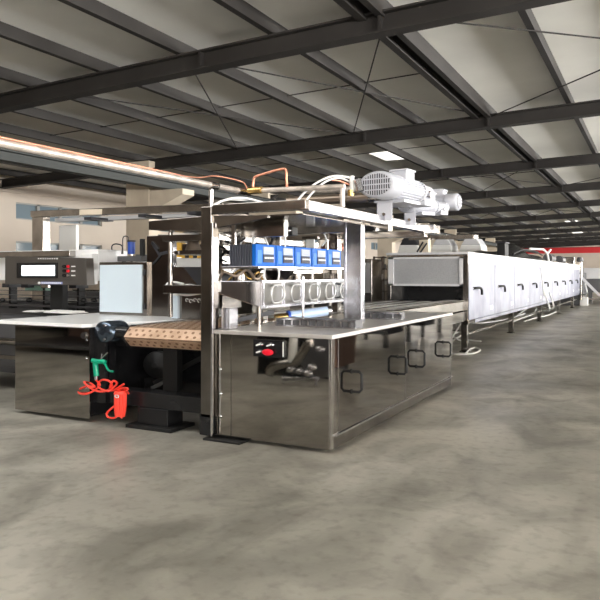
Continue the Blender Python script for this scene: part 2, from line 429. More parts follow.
pl = ['first and nearest blue pump controller, showing its ribbed dark grey end', 'second blue pump controller from the ribbed near end of the shelf',
      'third blue pump controller, middle of the row on the shelf', 'fourth blue pump controller from the ribbed near end',
      'fifth blue pump controller, last before the dark gap', 'sixth blue pump controller, half hidden behind the right frame post']
p0 = make_pump(4.90); p0['label'] = pl[0]
for i in range(1, 6):
    q = copy_tree(p0); q.location = p0.location + Vector((0, .352*i + (.16 if i == 5 else 0), 0)); q['label'] = pl[i]
tag(MB().box(-3.22, -3.0, 4.90+.352*5-.005, 4.90+.352*5+.145, 1.367, 1.55).build('relay_box', M['dark'], None, .004), 'dark grey relay box between the fifth and sixth blue pump controllers', 'box')

# depositing head behind the pumps
dh = thing('depositing_head', 'steel depositing head with pistons and plates behind the blue pump controllers', 'machine head', (-3.6, 5.9, 1.0))
m = MB(); m.box(-4.05, -3.42, 5.0, 7.0, 1.12, 1.20); m.build('nozzle_plate', M['darksteel'], dh, .004)
MB().box(-4.0, -3.45, 5.1, 6.9, 1.48, 1.52).build('middle_plate', M['darksteel'], dh, .004)
MB().box(-4.05, -3.42, 5.0, 7.0, 1.60, 1.66).build('upper_plate', M['darksteel'], dh, .004)
for k in range(5):
    yy = 5.2 + .4*k
    MB().cone((-3.6, yy, 1.20), (-3.6, yy, 1.48), .06, .06, 16).build('piston', M['darksteel'], dh)
    MB().cone((-3.85, yy, 1.52), (-3.85, yy, 1.60), .08, .05, 16).build('spring_cup', M['brownpipe'], dh)
for (xx, yy) in ((-4.0, 5.05), (-3.48, 5.05), (-4.0, 6.95), (-3.48, 6.95)): MB().cone((xx, yy, .9), (xx, yy, 1.72), .022).build('guide_rod', M['darksteel'], dh)
# brown-red round tank visible between pumps and beam
bt = at(333, 241, Y=7.4)
tk = thing('copper_kettle', 'small copper-brown rounded kettle behind the right end of the pump row', 'kettle', (bt.x, 7.4, 1.45))
MB().lathe([(.05,0),(.13,.05),(.15,.12),(.12,.17),(.05,.20)], (bt.x, 7.4, 1.50), (0,0,1), 24).build('bowl', mat('kettle_brown', (.22,.07,.04), .3, .5), tk)
MB().lathe([(.03,0),(.03,.06)], (bt.x, 7.4, 1.70), (0,0,1), 16).build('lid_knob', M['steel'], tk)
MB().cone((bt.x, 7.4, .86), (bt.x, 7.4, 1.5), .035).build('stand', M['steel'], tk)
# valves and tangle above the pumps
vb = thing('valve_block', 'black pneumatic valve block hanging under the top beam above the pumps', 'valve', (-2.95, 4.9, 1.6))
a = at(284, 225, Y=5.0)
MB().box(a.x-.12, a.x+.10, 4.96, 5.06, 1.62, 1.69).build('manifold', M['blackmat'], vb, .005)
for k in range(4): MB().cone((a.x-.1+.06*k, 4.95, 1.66), (a.x-.1+.06*k, 4.9, 1.66), .016).build('fitting', M['silver'], vb)
MB().box(a.x-.02, a.x+.02, 5.0, 5.04, 1.69, 1.745).build('bracket', M['steel'], vb)
def hose(name, pts, r, m, label, cat='hose', group=None):
    return tag(MB().tube(pts, r, 8).build(name, m), label, cat, group)
W = lambda px, py, Y: at(px, py, Y=Y)
hose('air_tube', [W(229,245,5.2), W(233,238,5.2), W(243,232,5.15), W(256,230,5.1), W(266,229,5.1), W(280,236,5.05)], .008, M['cable'], 'white air tube arching low over the ribbed near end of the pump row', 'tube')
hose('air_tube', [W(268,245,5.1), W(262,232,5.1), W(256,224,5.1), W(254,218,5.1)], .009, M['cable'], 'white air tube running diagonally up from the nearest pump controller', 'tube')
hose('air_tube', [W(253,246,5.15), W(254,230,5.15), W(253,218,5.15)], .013, M['cable'], 'thick white air tube rising straight beside the ribbed pump end', 'tube')
hose('air_tube', [W(285,247,5.4), W(285,236,5.4), W(288,226,5.4), W(290,218,5.4)], .009, M['cable'], 'white air tube rising from the second pump controller', 'tube')
hose('air_tube', [W(240,246,5.4), W(243,238,5.4), W(250,234,5.4), W(262,231,5.3), W(275,228,5.2), W(283,226,5.1)], .008, M['cable'], 'white air tube curving from the ribbed pump end to the valve block', 'tube')
hose('power_cable', [W(269,246,5.3), W(273,238,5.2), W(279,232,5.1), W(281,228,5.0)], .008, M['blackmat'], 'black cable dropping from the valve block to the nearest pump', 'cable')
hose('power_cable', [W(271,223,4.95), W(273,230,4.95), W(271,236,5.0), W(276,238,5.1), W(281,232,5.05), W(283,226,5.0)], .009, M['blackmat'], 'black cable looped beneath the valve block', 'cable')
hose('power_cable', [W(216,262,4.95), W(221,252,4.9), W(217,246,5.0), W(226,250,5.1), W(220,258,5.0), W(227,262,5.1)], .010, M['blackmat'], 'black cable coiled between the left post and the ribbed pump end', 'cable')
hose('power_cable', [W(214,248,5.2), W(222,240,5.2), W(230,243,5.2), W(243,240,5.3), W(246,232,5.3)], .009, M['blackmat'], 'black cable passing over the ribbed pump end from the left post', 'cable')
hose('air_tube', [W(322,246,6.4), W(326,240,6.4), W(324,234,6.3), W(318,228,6.2)], .008, M['cable'], 'white air tube above the fifth pump controller', 'tube')
hose('air_tube', [W(338,248,6.6), W(342,242,6.6), W(346,240,6.7)], .008, M['cable'], 'white air tube above the sixth pump controller beside the right post', 'tube')
mg = thing('mounting_plate', 'upright white bracket plate behind the pump row near the second controller', 'plate', W(273,243,5.6))
MB().box(W(266,0,5.6).x, W(280,0,5.6).x, 5.6, 5.62, 1.56, 1.72).build('plate', M['darksteel'], mg, .003)
MB().box(W(271,0,5.58).x, W(276,0,5.58).x, 5.57, 5.6, 1.52, 1.62).build('tab', M['steel'], mg)
mg = thing('mounting_plate', 'upright white bracket plate behind the fourth pump controller', 'plate', W(309,243,6.2))
MB().box(W(306,0,6.3).x, W(314,0,6.3).x, 6.3, 6.32, 1.53, 1.69).build('plate', M['white'], mg, .003)
MB().box(W(303,0,6.3).x, W(318,0,6.3).x, 6.28, 6.34, 1.66, 1.69).build('flange', M['darksteel'], mg)

# hopper with windows and loops
hp = thing('chocolate_hopper', 'long polished steel hopper with hexagonal loops under the pump shelf', 'hopper', (-3.0, 5.5, .95))
q1, q2, q3, q4 = at(213,281,Y=4.78), at(262,281,Y=4.78), at(262,308,Y=4.78), at(213,292,Y=4.78)
MB().prism([(q1.x,q1.z),(q2.x,q2.z),(q3.x,q3.z),(q4.x,q4.z)], 'y', 4.78, 6.45).build('trough', M['silver'], hp, .006)
MB().box(q1.x-.005, q1.x+.07, 4.755, 4.78, q4.z, q1.z).build('end_bracket', M['steel'], hp, .003)
MB().box(q2.x, q2.x+.015, 4.76, 6.5, q3.z-.005, q3.z+.02).build('lower_rail', M['silver'], hp, .002)
MB().box(q2.x, q2.x+.015, 4.76, 6.5, q2.z-.015, q2.z+.005).build('upper_rail', M['silver'], hp, .002)
xs = q2.x
for i in range(5):
    ya = 4.79 + .345*i
    MB().box(xs+.001, xs+.006, ya+.02, ya+.31, q3.z+.02, q2.z-.015).build('window_pane', M['hopperglass'] if i < 4 else M['black'], hp)
    MB().box(xs, xs+.014, ya-.01, ya+.008, q3.z, q2.z).build('divider', M['silver'], hp)
    zc = (q2.z+q3.z)/2; hz = .078
    if i < 5:
        L = [(ya+.06, zc-.3*hz), (ya+.10, zc-hz*.9), (ya+.22, zc-hz*.8), (ya+.27, zc-.3*hz), (ya+.27, zc+.4*hz), (ya+.22, zc+hz*.9), (ya+.10, zc+hz*.9), (ya+.06, zc+.4*hz)]
        MB().tube([(xs+.05, a_, b_) for a_, b_ in L], .0085, 8, True, True, 4).build('hex_loop', M['loop'], hp)
        for zz in (zc-hz*.85, zc+hz*.85): MB().cone((xs, ya+.16, zz), (xs+.05, ya+.16, zz), .006).build('loop_stud', M['silver'], hp)
for yy in (4.9, 6.3): MB().cone((q2.x-.1, yy, 1.05), (q2.x-.1, yy, ZT), .02).build('leg', M['steel'], hp)
hose('product_hose', [W(218,282,4.9), W(224,272,4.9), W(236,276,4.95), W(247,270,5.0), W(256,279,5.0), W(262,274,5.1)], .012, M['brownpipe'], 'brown product hose looping above the hopper near the left post', 'hose')
hose('product_hose', [W(228,281,5.0), W(240,270,5.0), W(250,279,5.0), W(258,272,5.1), W(263,280,5.1)], .010, M['brass'], 'amber product hose curled above the hopper', 'hose')
hose('air_tube', [W(265,268,5.1), W(264,276,5.0), W(267,283,5.0)], .009, M['cable'], 'white air tube dropping from the shelf onto the hopper', 'tube')
hose('air_tube', [W(278,268,5.3), W(279,275,5.3), W(277,283,5.3)], .009, M['cable'], 'white air tube dropping below the second pump to the hopper', 'tube')
fn = thing('round_funnel', 'grey steel funnel under the shelf below the second and third pumps', 'funnel', (-3.1, 5.6, 1.22))
MB().lathe([(.15,.12),(.13,.08),(.05,0)][::-1], (-3.12, 5.55, 1.225), (0,0,1), 24).build('cone', M['steel'], fn)
MB().lathe([(.16,0),(.16,.012)], (-3.12, 5.55, 1.335), (0,0,1), 24).build('rim', M['silver'], fn)

# things on the worktop
def slot_rack(x0, x1, y, label):
    r = thing('slotted_rack', label, 'rack', ((x0+x1)/2, y, ZT), 'slotted mould racks on the worktop')
    m = MB(); m.box(x0, x1, y, y+.02, ZT+.055, ZT+.07); m.box(x0, x1, y, y+.02, ZT, ZT+.012)
    n = int((x1-x0)/.075)
    for i in range(n+1): m.box(x0+i*.075, x0+i*.075+.018, y, y+.02, ZT+.01, ZT+.056)
    m.build('slotted_front', M['silver'], r)
    MB().box(x0, x1, y+.02, y+.16, ZT, ZT+.068).build('tray', M['machgrey'], r, .003)
    return r
slot_rack(-2.86, -2.13, 5.02, 'long slotted mould rack lying across the worktop before the right post')
slot_rack(-2.62, -2.17, 6.2, 'short slotted mould rack lying on the worktop behind the right post')
a, b = at(290, 314, Z=.95), at(326, 308, Z=.95)
a = at(290, 316, Y=5.5); b = at(327, 311, Y=5.75)
pc = thing('pneumatic_cylinder', 'pale blue pneumatic cylinder with brass fitting lying on the worktop', 'cylinder', (a.x, 5.5, ZT))
MB().cone(a, b, .045).build('barrel', M['cyan'], pc); MB().cone(a - (b-a)*.06, a, .052).build('end_cap', M['filter'], pc)
MB().cone(a - (b-a)*.40, a - (b-a)*.06, .032).build('brass_nut', M['brass'], pc)
MB().cone(b, b + (b-a)*.1, .05).build('end_cap', M['silver'], pc)
MB().box(a.x, a.x+.06, a.y-.03, a.y+.03, ZT, a.z).build('mount', M['steel'], pc)
bm = thing('transfer_arm', 'dark steel transfer bar with white clamps lying on the worktop behind the left post', 'bar', W(240,318,5.3))
a, b = W(226,322,4.9), W(272,312,5.6)
MB().bar(a, b, .05, .04).build('bar', M['dark'], bm); 
for f in (.2,.5,.8): c = a.lerp(b, f); MB().box(c.x-.02, c.x+.02, c.y-.04, c.y+.04, ZT, c.z+.03).build('clamp', M['steel'], bm)
tag(MB().box(X0+.02, X0+.10, 4.50, 4.62, ZT, ZT+.17).build('post_shoe', M['silver'], None, .004), 'bright steel block beside the left post foot on the worktop', 'block')  # bright block stands in for the pale reflection on the post side
m = MB(); a = at(303, 300, Y=5.2)
m.cone((a.x, 5.2, ZT), (a.x, 5.2, 1.28), .011); tag(m.build('support_rod', M['silver']), 'thin bright support rod standing on the worktop before the hopper', 'rod')
for (px_c, py_c, lb) in ((262, 322, 'small round bolt cap on the worktop near its front left'), (277, 325, 'small round bolt cap on the worktop near its front middle')):
    c = at(px_c, py_c, Z=ZT); tag(MB().lathe([(.016,0),(.014,.008),(.006,.012)], (c.x, c.y, ZT), (0,0,1), 14).build('bolt_cap', M['silver']), lb, 'bolt')

# ---------------------------------------------------------------- gear motors on the beam
def motor(name, label, org, ax, L, R, gearlen, sq=.66, cowl=True):
    """fan cowl at org looking along -ax, body of length L"""
    ax = Vector(ax).normalized(); o = Vector(org)
    t = thing(name, label, 'motor', (o.x, o.y, o.z - R*sq), 'white gear motors on the top beam')
    side = ax.cross(Vector((0,0,1))).normalized()
    cw = MB().lathe([(R*.86,-.012),(R*1.0,.0),(R*1.02,.02),(R*1.02,L*.25),(R*.98,L*.27)], o, ax, 32, sq).build('fan_cowl', M['motor'], t)
    gm = MB().lathe([(R*.80,-.014),(R*.80,-.013)], o, ax, 28, sq).build('grille_recess', M['dark'], cw)
    s = MB()
    for k in range(-6, 7):
        xx = k*R*.125; hh = math.sqrt(max(0, (R*.8)**2 - xx*xx)) * sq
        c = o - ax*.018 + side*xx
        s.bar(c - Vector((0,0,hh)), c + Vector((0,0,hh)), R*.036, .008, side)
    for k in (-1, 0, 1):
        zz = k*R*.4*sq; ww = math.sqrt((R*.8)**2 - (k*R*.4)**2)
        s.bar(o - ax*.02 - side*ww + Vector((0,0,zz)), o - ax*.02 + side*ww + Vector((0,0,zz)), .006, .010)
    s.build('grille_bars', M['motor'], cw)
    b = MB().lathe([(R*.84,0),(R*.84,L*.62)], o + ax*L*.27, ax, 32, sq)
    for k in range(28):
        th = 2*PI*k/28; rd = side*math.cos(th) + Vector((0,0,1))*math.sin(th)*sq
        c = o + ax*L*.28 + rd*R*.88
        b.bar(c, c + ax*L*.58, .007, R*.12, rd)
    b.build('finned_housing', M['motor'], t)
    MB().lathe([(R*.95,0),(R*.95,.03),(R*.7,.05)], o + ax*L*.88, ax, 28, sq).build('end_shield', M['motor'], t)
    tb = o + ax*L*.52 + Vector((0,0,R*sq*.9)) + side*R*.3
    tbx = MB().bar(tb - ax*.09, tb + ax*.09, .17, .10).build('terminal_box', M['motor'], t, .01)
    MB().bar(tb - ax*.10 + Vector((0,0,.055)), tb + ax*.10 + Vector((0,0,.055)), .185, .018).build('box_lid', M['motor'], tbx, .004)
    gb = MB(); c0 = o + ax*(L*.93)
    gb.lathe([(R*.7,0),(R*.78,.04),(R*.78,gearlen*.8),(R*.5,gearlen)], c0, ax, 24, sq)
    gb.bar(c0 + ax*.05 - Vector((0,0,R*sq*.5)), c0 + ax*gearlen*.8 - Vector((0,0,R*sq*.5)), R*1.3, R*sq*1.1)
    gb.build('gearbox', M['motor'], t, .006)
    for k in (-1, 1): MB().cone(c0 + ax*.1 + side*k*R*.5 - Vector((0,0,R*sq*.2)), c0 + ax*.1 + side*k*R*.9 - Vector((0,0,R*sq*.2)), R*.22).build('flange_boss', M['silver'], t)
    MB().bar(o + ax*L*.35 - Vector((0,0,R*sq*1.03)), o + ax*L*.8 - Vector((0,0,R*sq*1.03)), R*1.5, .03).build('foot_plate', M['motor'], t)
    return t
ma = at(377, 184.5, Y=5.75)
motor('gear_motor', 'largest white gear motor, its round slotted fan cowl facing front', ma, (.12,1,0), .78, .185, .30)
mb = at(458, 202, Y=7.35)
motor('gear_motor', 'white gear motor lying crosswise at the far end, fan cowl turned right', mb, (-1,-.05,0), .46, .14, .20)
mc = at(406, 205, Y=6.72)
motor('gear_motor', 'small low white gear motor tucked between the two larger ones', mc, (.5,1,0), .42, .12, .2)
for i, (pxa, pxb, Yb, lb) in enumerate(((376, 392, 6.02, 'front white channel bracket under the largest motor'), (403.5, 415.5, 6.75, 'rear white channel bracket under the small low motor'))):
    a, b = at(pxa, 210, Y=Yb), at(pxb, 210, Y=Yb)
    br = thing('motor_bracket', lb, 'bracket', ((a.x+b.x)/2, Yb, 1.84), 'channel brackets on the side beam')
    zt = 1.97 if i == 0 else 1.96
    MB().box(a.x, b.x, Yb, Yb+.008, 1.80, zt).build('web', M['motor'], br)
    MB().box(a.x, a.x+.01, Yb, Yb+.12, 1.84, zt).build('side_flange', M['motor'], br)
    MB().box(a.x-.02, b.x+.02, Yb-.01, Yb+.5, zt, zt+.02).build('top_plate', M['motor'], br, .003)
    MB().cone(((a.x+b.x)/2, Yb-.01, 1.86), ((a.x+b.x)/2, Yb, 1.86), .015).build('bolt', M['steel'], br)
hose('motor_cable', [W(295,204,4.9), W(305,192,5.0), W(320,181,5.2), W(335,176,5.4), W(350,178,5.6), W(358,184,5.75)], .010, M['cable'], 'outer white cable arching from the top frame to the largest motor', 'cable')
hose('motor_cable', [W(304,203,4.9), W(313,192,5.0), W(325,182,5.2), W(338,178,5.4), W(348,181,5.6), W(356,187,5.75)], .009, M['cable'], 'inner white cable arching from the top frame to the largest motor', 'cable')
gl = thing('hose_coupling', 'chrome hose coupling with white collar just left of the largest motor', 'coupling', W(352,188,5.6))
MB().cone(W(352,176,5.6), W(352,192,5.6), .022).build('collar', M['white'], gl); MB().cone(W(352,180,5.6)+Vector((.05,0,0)), W(352,192,5.6)+Vector((.08,0,0)), .035).build('body', M['silver'], gl)
MB().cone(W(351,190,5.6), W(351,196,5.6), .03).build('nut', M['brass'], gl)
hose('air_tube', [W(212,206,4.4), W(222,201,4.5), W(236,198,4.6), W(250,199,4.7), W(262,203,4.75)], .010, M['cable'], 'white tube lying bowed along the top of the front beam', 'tube')
hose('air_tube', [W(213,206,4.45), W(226,200,4.55), W(240,200,4.65), W(254,200,4.75), W(268,204,4.85)], .007, M['cable'], 'thinner white tube lying beside the bowed one on the front beam', 'tube')

# ---------------------------------------------------------------- overhead pipes
pp = thing('steel_pipe', 'bright bare steel pipe running overhead from the left to the frame top', 'pipe', (-3.1, 3, 2.0))
MB().tube([(-3.1, -1.5, 2.0), (-3.1, 4.85, 2.0), (-3.1, 4.93, 2.0)], .024, 14, False).build('long_run', M['pipe'], pp)
MB().tube([(-3.1, 4.93, 2.005), (-2.2, 4.98, 2.0)], .022, 14, False).build('cross_run', M['pipe'], pp)
MB().cone((-3.1, 4.80, 2.0), (-3.1, 4.97, 2.0), .032).build('elbow', M['steel'], pp)
MB().cone((-3.12, 4.45, 1.83), (-3.12, 4.45, 1.99), .02).build('riser', M['silver'], pp)
MB().cone((-3.1, 4.40, 2.0), (-3.1, 4.50, 2.0), .031).build('tee', M['steel'], pp)
MB().cone((-2.22, 4.98, 1.84), (-2.22, 4.98, 2.0), .02).build('riser', M['pipe'], pp)
MB().tube([(-3.1, -1.5, 2.0), (-3.1, -1.5, 4.3)], .02, 10, False).build('ceiling_drop', M['pipe'], pp)
cpz = 2.028
cpp = thing('copper_pipe', 'thin copper line following the steel pipe with an upright U bend by the frame', 'pipe', (-3.08, 3, 2.04))
MB().tube([(-3.09, -1.5, cpz), (-3.09, 3.3, cpz), W(190,177,4.2), W(215,176,4.7), W(240,181,4.9), W(246,186,4.93), W(247,192,4.93)], .006, 8, True).build('long_run', M['copperpipe'], cpp)
MB().tube([W(254,191,4.95), W(253,186,4.95), W(254,179,4.95), W(256,176.5,4.95), W(270,172,4.95), W(283,169,4.95), W(286,171,4.95), W(286.5,180,4.95), W(287,186,4.95), W(289,189,4.95), W(294,190,4.95)], .011, 8, True).build('u_bend', M['copperpipe'], cpp)
MB().cone(W(249,191,4.93), W(262,190,4.93), .03).build('valve', M['brass'], cpp)
hose('copper_pipe', [W(332,180,5.4), W(340,181,5.5), W(350,185,5.6)], .008, M['copperpipe'], 'short copper line reaching the chrome coupling beside the largest motor', 'pipe')
dp = thing('brown_duct', 'two thick weathered brown pipes lying side by side behind the frame top', 'pipe', (-2.8, 6.4, 1.95))
MB().cone(W(288,201,6.4), W(376,197,6.4), .05, .05, 20).build('upper_pipe', M['brownpipe'], dp)
MB().cone(W(306,191,6.8), W(372,189,6.8), .035, .035, 20).build('rear_pipe', M['pipe'], dp)
MB().cone(W(370,197,6.4), W(376,197,6.4), .06, .06, 20).build('flange', M['darksteel'], dp)
MB().box(W(340,0,6.4).x, W(346,0,6.4).x, 6.35, 6.9, 1.765, 1.93).build('saddle', M['darksteel'], dp)
MB().box(W(300,0,6.4).x, W(306,0,6.4).x, 6.35, 6.9, 1.765, 1.90).build('saddle', M['darksteel'], dp)

# ---------------------------------------------------------------- conveyor with copper moulds
cv = thing('mould_conveyor', 'conveyor of copper mould plates turning over its front end between the cabinets', 'conveyor', (-3.6, 6, .3))
cx0, cx1 = -4.02, -3.20
zt = .845; r = .085; yf = 4.50
def plate(a, b, i, front=False):
    """one mould plate spanning the belt from edge a to edge b (y,z)"""
    a = Vector((0, *a)); b = Vector((0, *b)); d = (b-a); n = Vector((0, d.z, -d.y)).normalized()
    m = MB(); g = .006; dd = d.normalized()
    aa = a + dd*g; bb = b - dd*g
    vs = []
    for q in (aa, bb):
        for xx in (cx0, cx1):
            for k in (0, -.012): vs.append((xx, q.y + n.y*k, q.z + n.z*k))
    m.add(vs, [(0,2,6,4),(1,5,7,3),(0,1,3,2),(4,6,7,5),(0,4,5,1),(2,3,7,6)])
    o = m.build('mould_plate', M['copper'], cv)
    h = MB(); nc = 11; nr = 2
    for j in range(nr):
        for k in range(nc):
            fx = (k + .5 + (.25 if j else -.25)) / nc; c = aa.lerp(bb, .28 + .44*j); cx = cx0 + (cx1-cx0)*fx
            c = Vector((cx, c.y, c.z)) + n*.0015
            vs = []
            for s in range(10):
                th = 2*PI*s/10; vs.append(c + Vector((1,0,0))*math.cos(th)*.015 + dd*math.sin(th)*.013)
            vs2 = [v - n*.004 for v in vs]
            h.add(vs + vs2, [tuple(range(10))] + [(s, (s+1)%10, 10+(s+1)%10, 10+s) for s in range(10)])
    h.build('cups', M['cup'], o)
pts = [(yf+.02, zt), (yf-.06, zt-.085), (yf+.03, zt-.17)]
plate((pts[0][0], pts[0][1]), (pts[1][0], pts[1][1]), 0)
plate((pts[1][0]+.012, pts[1][1]-.012), (pts[2][0], pts[2][1]), 1)
for i in range(12): plate((yf+.02+.13*(i+1), zt), (yf+.02+.13*i, zt), i)
for xx in (cx0-.02, cx1+.02):
    MB().lathe([(.095,-.012),(.105,0),(.105,.012)], (xx, yf+.06, zt-.09), (1,0,0), 8).build('end_disc', M['black'], cv)
    MB().box(xx-.02, xx+.02, yf+.1, 11.2, zt-.13, zt+.012).build('side_rail', M['darksteel'], cv)
MB().lathe([(.075, 0), (.075, .78)], (cx0+.02, yf+.06, zt-.09), (1,0,0), 20).build('roller_drum', M['black'], cv)
MB().box(cx0, cx1+.3, 6.1, 11.25, zt-.03, zt-.005).build('rear_bed', M['film2'], cv)
for k in range(3): MB().box(cx0+.25+.28*k, cx0+.31+.28*k, 6.1, 11.2, zt-.005, zt+.012).build('bed_rail', M['steel'], cv)
MB().box(-2.86, -2.80, 7.7, 11.28, .70, .87).build('bed_side', M['steel'], cv)
MB().box(-3.1, -2.8, 7.7, 11.28, .845, .865).build('bed_edge', M['table'], cv)
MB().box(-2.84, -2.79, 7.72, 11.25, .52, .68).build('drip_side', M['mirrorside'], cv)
for yy in (8.6, 10.4): MB().box(-2.88, -2.80, yy, yy+.08, 0, .70).build('leg', M['steel'], cv)
MB().box(-4.1, -4.02, 8.6, 8.68, 0, .7).build('leg', M['steel'], cv)

# left drum by the belt end
dr = thing('steel_drum_roller', 'blue-grey round roller mounted in the black frame left of the copper belt', 'roller', (-4.25, 4.6, .7))
a = at(107, 332, Y=4.50)
MB().lathe([(.03,-.02),(.10,-.01),(.12,.01),(.12,.20)], (a.x, 4.46, a.z), (.0,1,0), 28, .8).build('drum', M['roller'], dr)
for (ddx, ddz) in ((.03,.06),(.03,-.06)): MB().lathe([(.016,0),(.012,.012)], (a.x+ddx, 4.44, a.z+ddz), (0,-1,0), 12).build('bolt', M['silver'], dr)
MB().cone((a.x+.1, 4.52, a.z), (cx0, 4.52, a.z), .05).build('shaft', M['black'], dr)

# black base frame under the conveyor
bf = thing('base_frame', 'black painted steel base frame under the copper conveyor', 'frame', (-3.7, 5.0, 0))
MB().box(-4.39, -3.19, 5.25, 5.3, .2, .75).build('back_panel', M['black'], bf)
MB().box(-4.39, -4.25, 4.47, 4.50, .17, .80).build('front_panel', M['black'], bf)
MB().box(-4.25, -3.19, 4.60, 4.63, .66, .735).build('upper_rail', M['black'], bf, .004)
a = at(88, 395, Y=4.55); 
MB().box(-4.36, -3.19, 4.50, 4.66, .17, .30).build('lower_beam', M['black'], bf, .006)
MB().box(-4.36, -3.19, 5.1, 5.25, .17, .30).build('rear_beam', M['black'], bf, .006)
a, b = at(165, 370, Y=4.75), at(179, 370, Y=4.75)
MB().box(a.x, b.x, 4.72, 4.80, .28, .72).build('post', M['blackmat'], bf, .004)
MB().box(-4.36, -4.28, 4.55, 4.63, .28, .72).build('post', M['black'], bf, .004)
MB().bar((-4.15, 5.0, .28), (-3.3, 5.0, .70), .03, .04).build('brace', M['blackmat'], bf)
MB().bar((-3.95, 4.72, .29), (-3.72, 4.85, .42), .03, .03).build('brace', M['blackmat'], bf)
c = at(158, 365, Y=4.95)
MB().lathe([(.03,-.05),(.05,-.04),(.16,-.02),(.17,0),(.17,.03)], c, (0,1,0), 26, .75).build('pulley', M['blackmat'], bf)
for (xa, xb, ya, yb) in ((-3.98, -3.50, 4.42, 4.75),):
    MB().box(xa, xb, ya, yb, 0, .03).build('base_plate', M['blackmat'], bf, .004); MB().box(xa+.08, xb-.08, ya+.06, yb-.06, .03, .17).build('foot_block', M['black'], bf, .006)
pa = at(190, 443, Z=0); pb = at(242, 449, Z=0)
MB().box(-3.14, -2.80, 4.36, 4.60, 0, .016).build('base_plate', M['blackmat'], bf, .004)
MB().box(-3.20, -3.09, 4.40, 4.56, .028, .20).build('foot_block', M['black'], bf, .006)
MB().box(-3.19, -3.085, 4.52, 5.2, .1, .80).build('side_panel', M['black'], bf)

# green blow gun and red coil hose
gy = 4.40
gun = thing('blow_gun', 'green air blow gun with lever hanging on the black frame', 'blow gun', W(97,365,gy))
G = lambda px, py, dy=0: at(px, py, Y=gy+dy)
m = MB(); prof = [G(94.5,375), G(94,368), G(93.5,362), G(96,360.5)]
m = MB().tube([G(96.5,376), G(96,370), G(95.5,364), G(97,361.5)], .024, 12); m.tube([G(92.5,360.5), G(98,361.5), G(103,361.5), G(105,362.5)], .020, 12)
m.build('handle', M['green'], gun)
MB().tube([G(102,361), G(105,364), G(107.5,369), G(110,371), G(113,371.5)], .009, 8).build('lever', M['green'], gun)
MB().tube([G(101,360), G(101.5,357), G(102,353.5)], .006, 8).build('nozzle', M['silver'], gun)
MB().tube([G(101.5,359), G(104,356), G(108,352.5)], .006, 8).build('hook', M['silver'], gun)
MB().cone(G(96.3,376), G(96.3,379.5), .018).build('coupling', M['silver'], gun)
MB().cone(G(90,362,.10), G(104,362,.05), .008).build('hanging_pin', M['silver'], gun)
hs = thing('coil_hose', 'bright red coiled air hose tangled and bundled below the green blow gun', 'hose', W(120,418,gy))
pts = [(96,380),(100,385),(95,390),(86,394),(79,393),(80,389),(88,386),(95,387),(90,383),(84,382),(89,387),(97,391),(106,391),(112,386),(109,381),(102,380),(98,384),(101,389),(109,391),(114,387),(117,383),(113,381),(110,387),(112,391),(119,387),(124,384),(120,387),(116,391),(123,388),(128,389),(122,391),(120,394)]
P = [G(x, y, .035*math.sin(i*1.7)) for i, (x, y) in enumerate(pts)]
MB().tube(P, .009, 8, True, False, 5).build('loose_coils', M['red'], hs)
for gg in range(1):
    cc0 = G(120.5, 393); cc1 = G(120, 416); P = []
    turns = 13
    for i in range(turns*10+1):
        f = i/(turns*10); c = cc0.lerp(cc1, f); th = 2*PI*f*turns
        P.append(c + Vector((math.cos(th)*.052, math.sin(th)*.045, math.cos(th*2+1)*.003)))
    # upright strands of the bundle
    m = MB()
    for k in range(13):
        th = 2*PI*k/13; dxx, dyy = math.cos(th)*.048, math.sin(th)*.03
        m.tube([cc0 + Vector((dxx*1.05, dyy, .0)), cc0.lerp(cc1,.3) + Vector((dxx*1.05, dyy, 0)), cc0.lerp(cc1,.7) + Vector((dxx*.95, dyy, 0)), cc1 + Vector((dxx*.7, dyy, .006*math.sin(k*2)))], .0115, 8)
    m.build('upright_bundle', M['red'], hs)
    MB().tube([G(117,404,-.02), G(112,408,-.02), G(107,413,-.02), G(108,417,-.02), G(114,418,-.02), G(119,415,-.02), G(122,418,-.02)], .009, 8).build('tail_loop', M['red'], hs)
    MB().cone(cc0 + Vector((.0,0,-.005)), cc0 + Vector((.0,0,.02)), .058, .05, 16).build('collar', M['red'], hs)
    o = MB().tube([cc0 + Vector((.02*math.cos(a), -.045 + .0*a, -.02+.012*math.sin(a))) for a in [k*PI/4 for k in range(8)]], .005, 6, True, True).build('cable_tie', M['white'], hs)
    MB().tube([cc0 + Vector((0,0,.01)), cc0 + Vector((.01,.05,.02)), cc0 + Vector((.01,.09,-.02))], .008, 8).build('feed_end', M['red'], hs)

# ---------------------------------------------------------------- left cabinet
lc = thing('side_cabinet', 'low mirror-polished steel cabinet with a bright top at the left', 'cabinet', (-4.9, 5, 0))
lx0, lx1, ly0 = -5.33, -4.39, 4.42
MB().box(lx0+.01, lx1-.01, ly0+.012, 5.75, .05, ZT-.03).build('body', M['darksteel'], lc)
MB().box(lx0, lx1, ly0, ly0+.012, .03, ZT-.04).build('front_panel', M['mirror'], lc, .002)
MB().box(lx1-.012, lx1, ly0+.012, 5.7, .05, ZT-.04).build('side_panel', M['black'], lc)
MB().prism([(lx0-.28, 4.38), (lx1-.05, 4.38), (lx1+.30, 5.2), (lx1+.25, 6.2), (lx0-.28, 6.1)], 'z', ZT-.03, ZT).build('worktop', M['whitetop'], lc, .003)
MB().lathe([(.03,0),(.03,.015)], (lx1-.06, ly0, .76), (0,-1,0), 16).build('lock', M['silver'], lc)
for zz in (.30, .56, .72): MB().lathe([(.012,0),(.008,.008)], (lx1-.035, ly0, zz), (0,-1,0), 10).build('screw', M['silver'], lc)

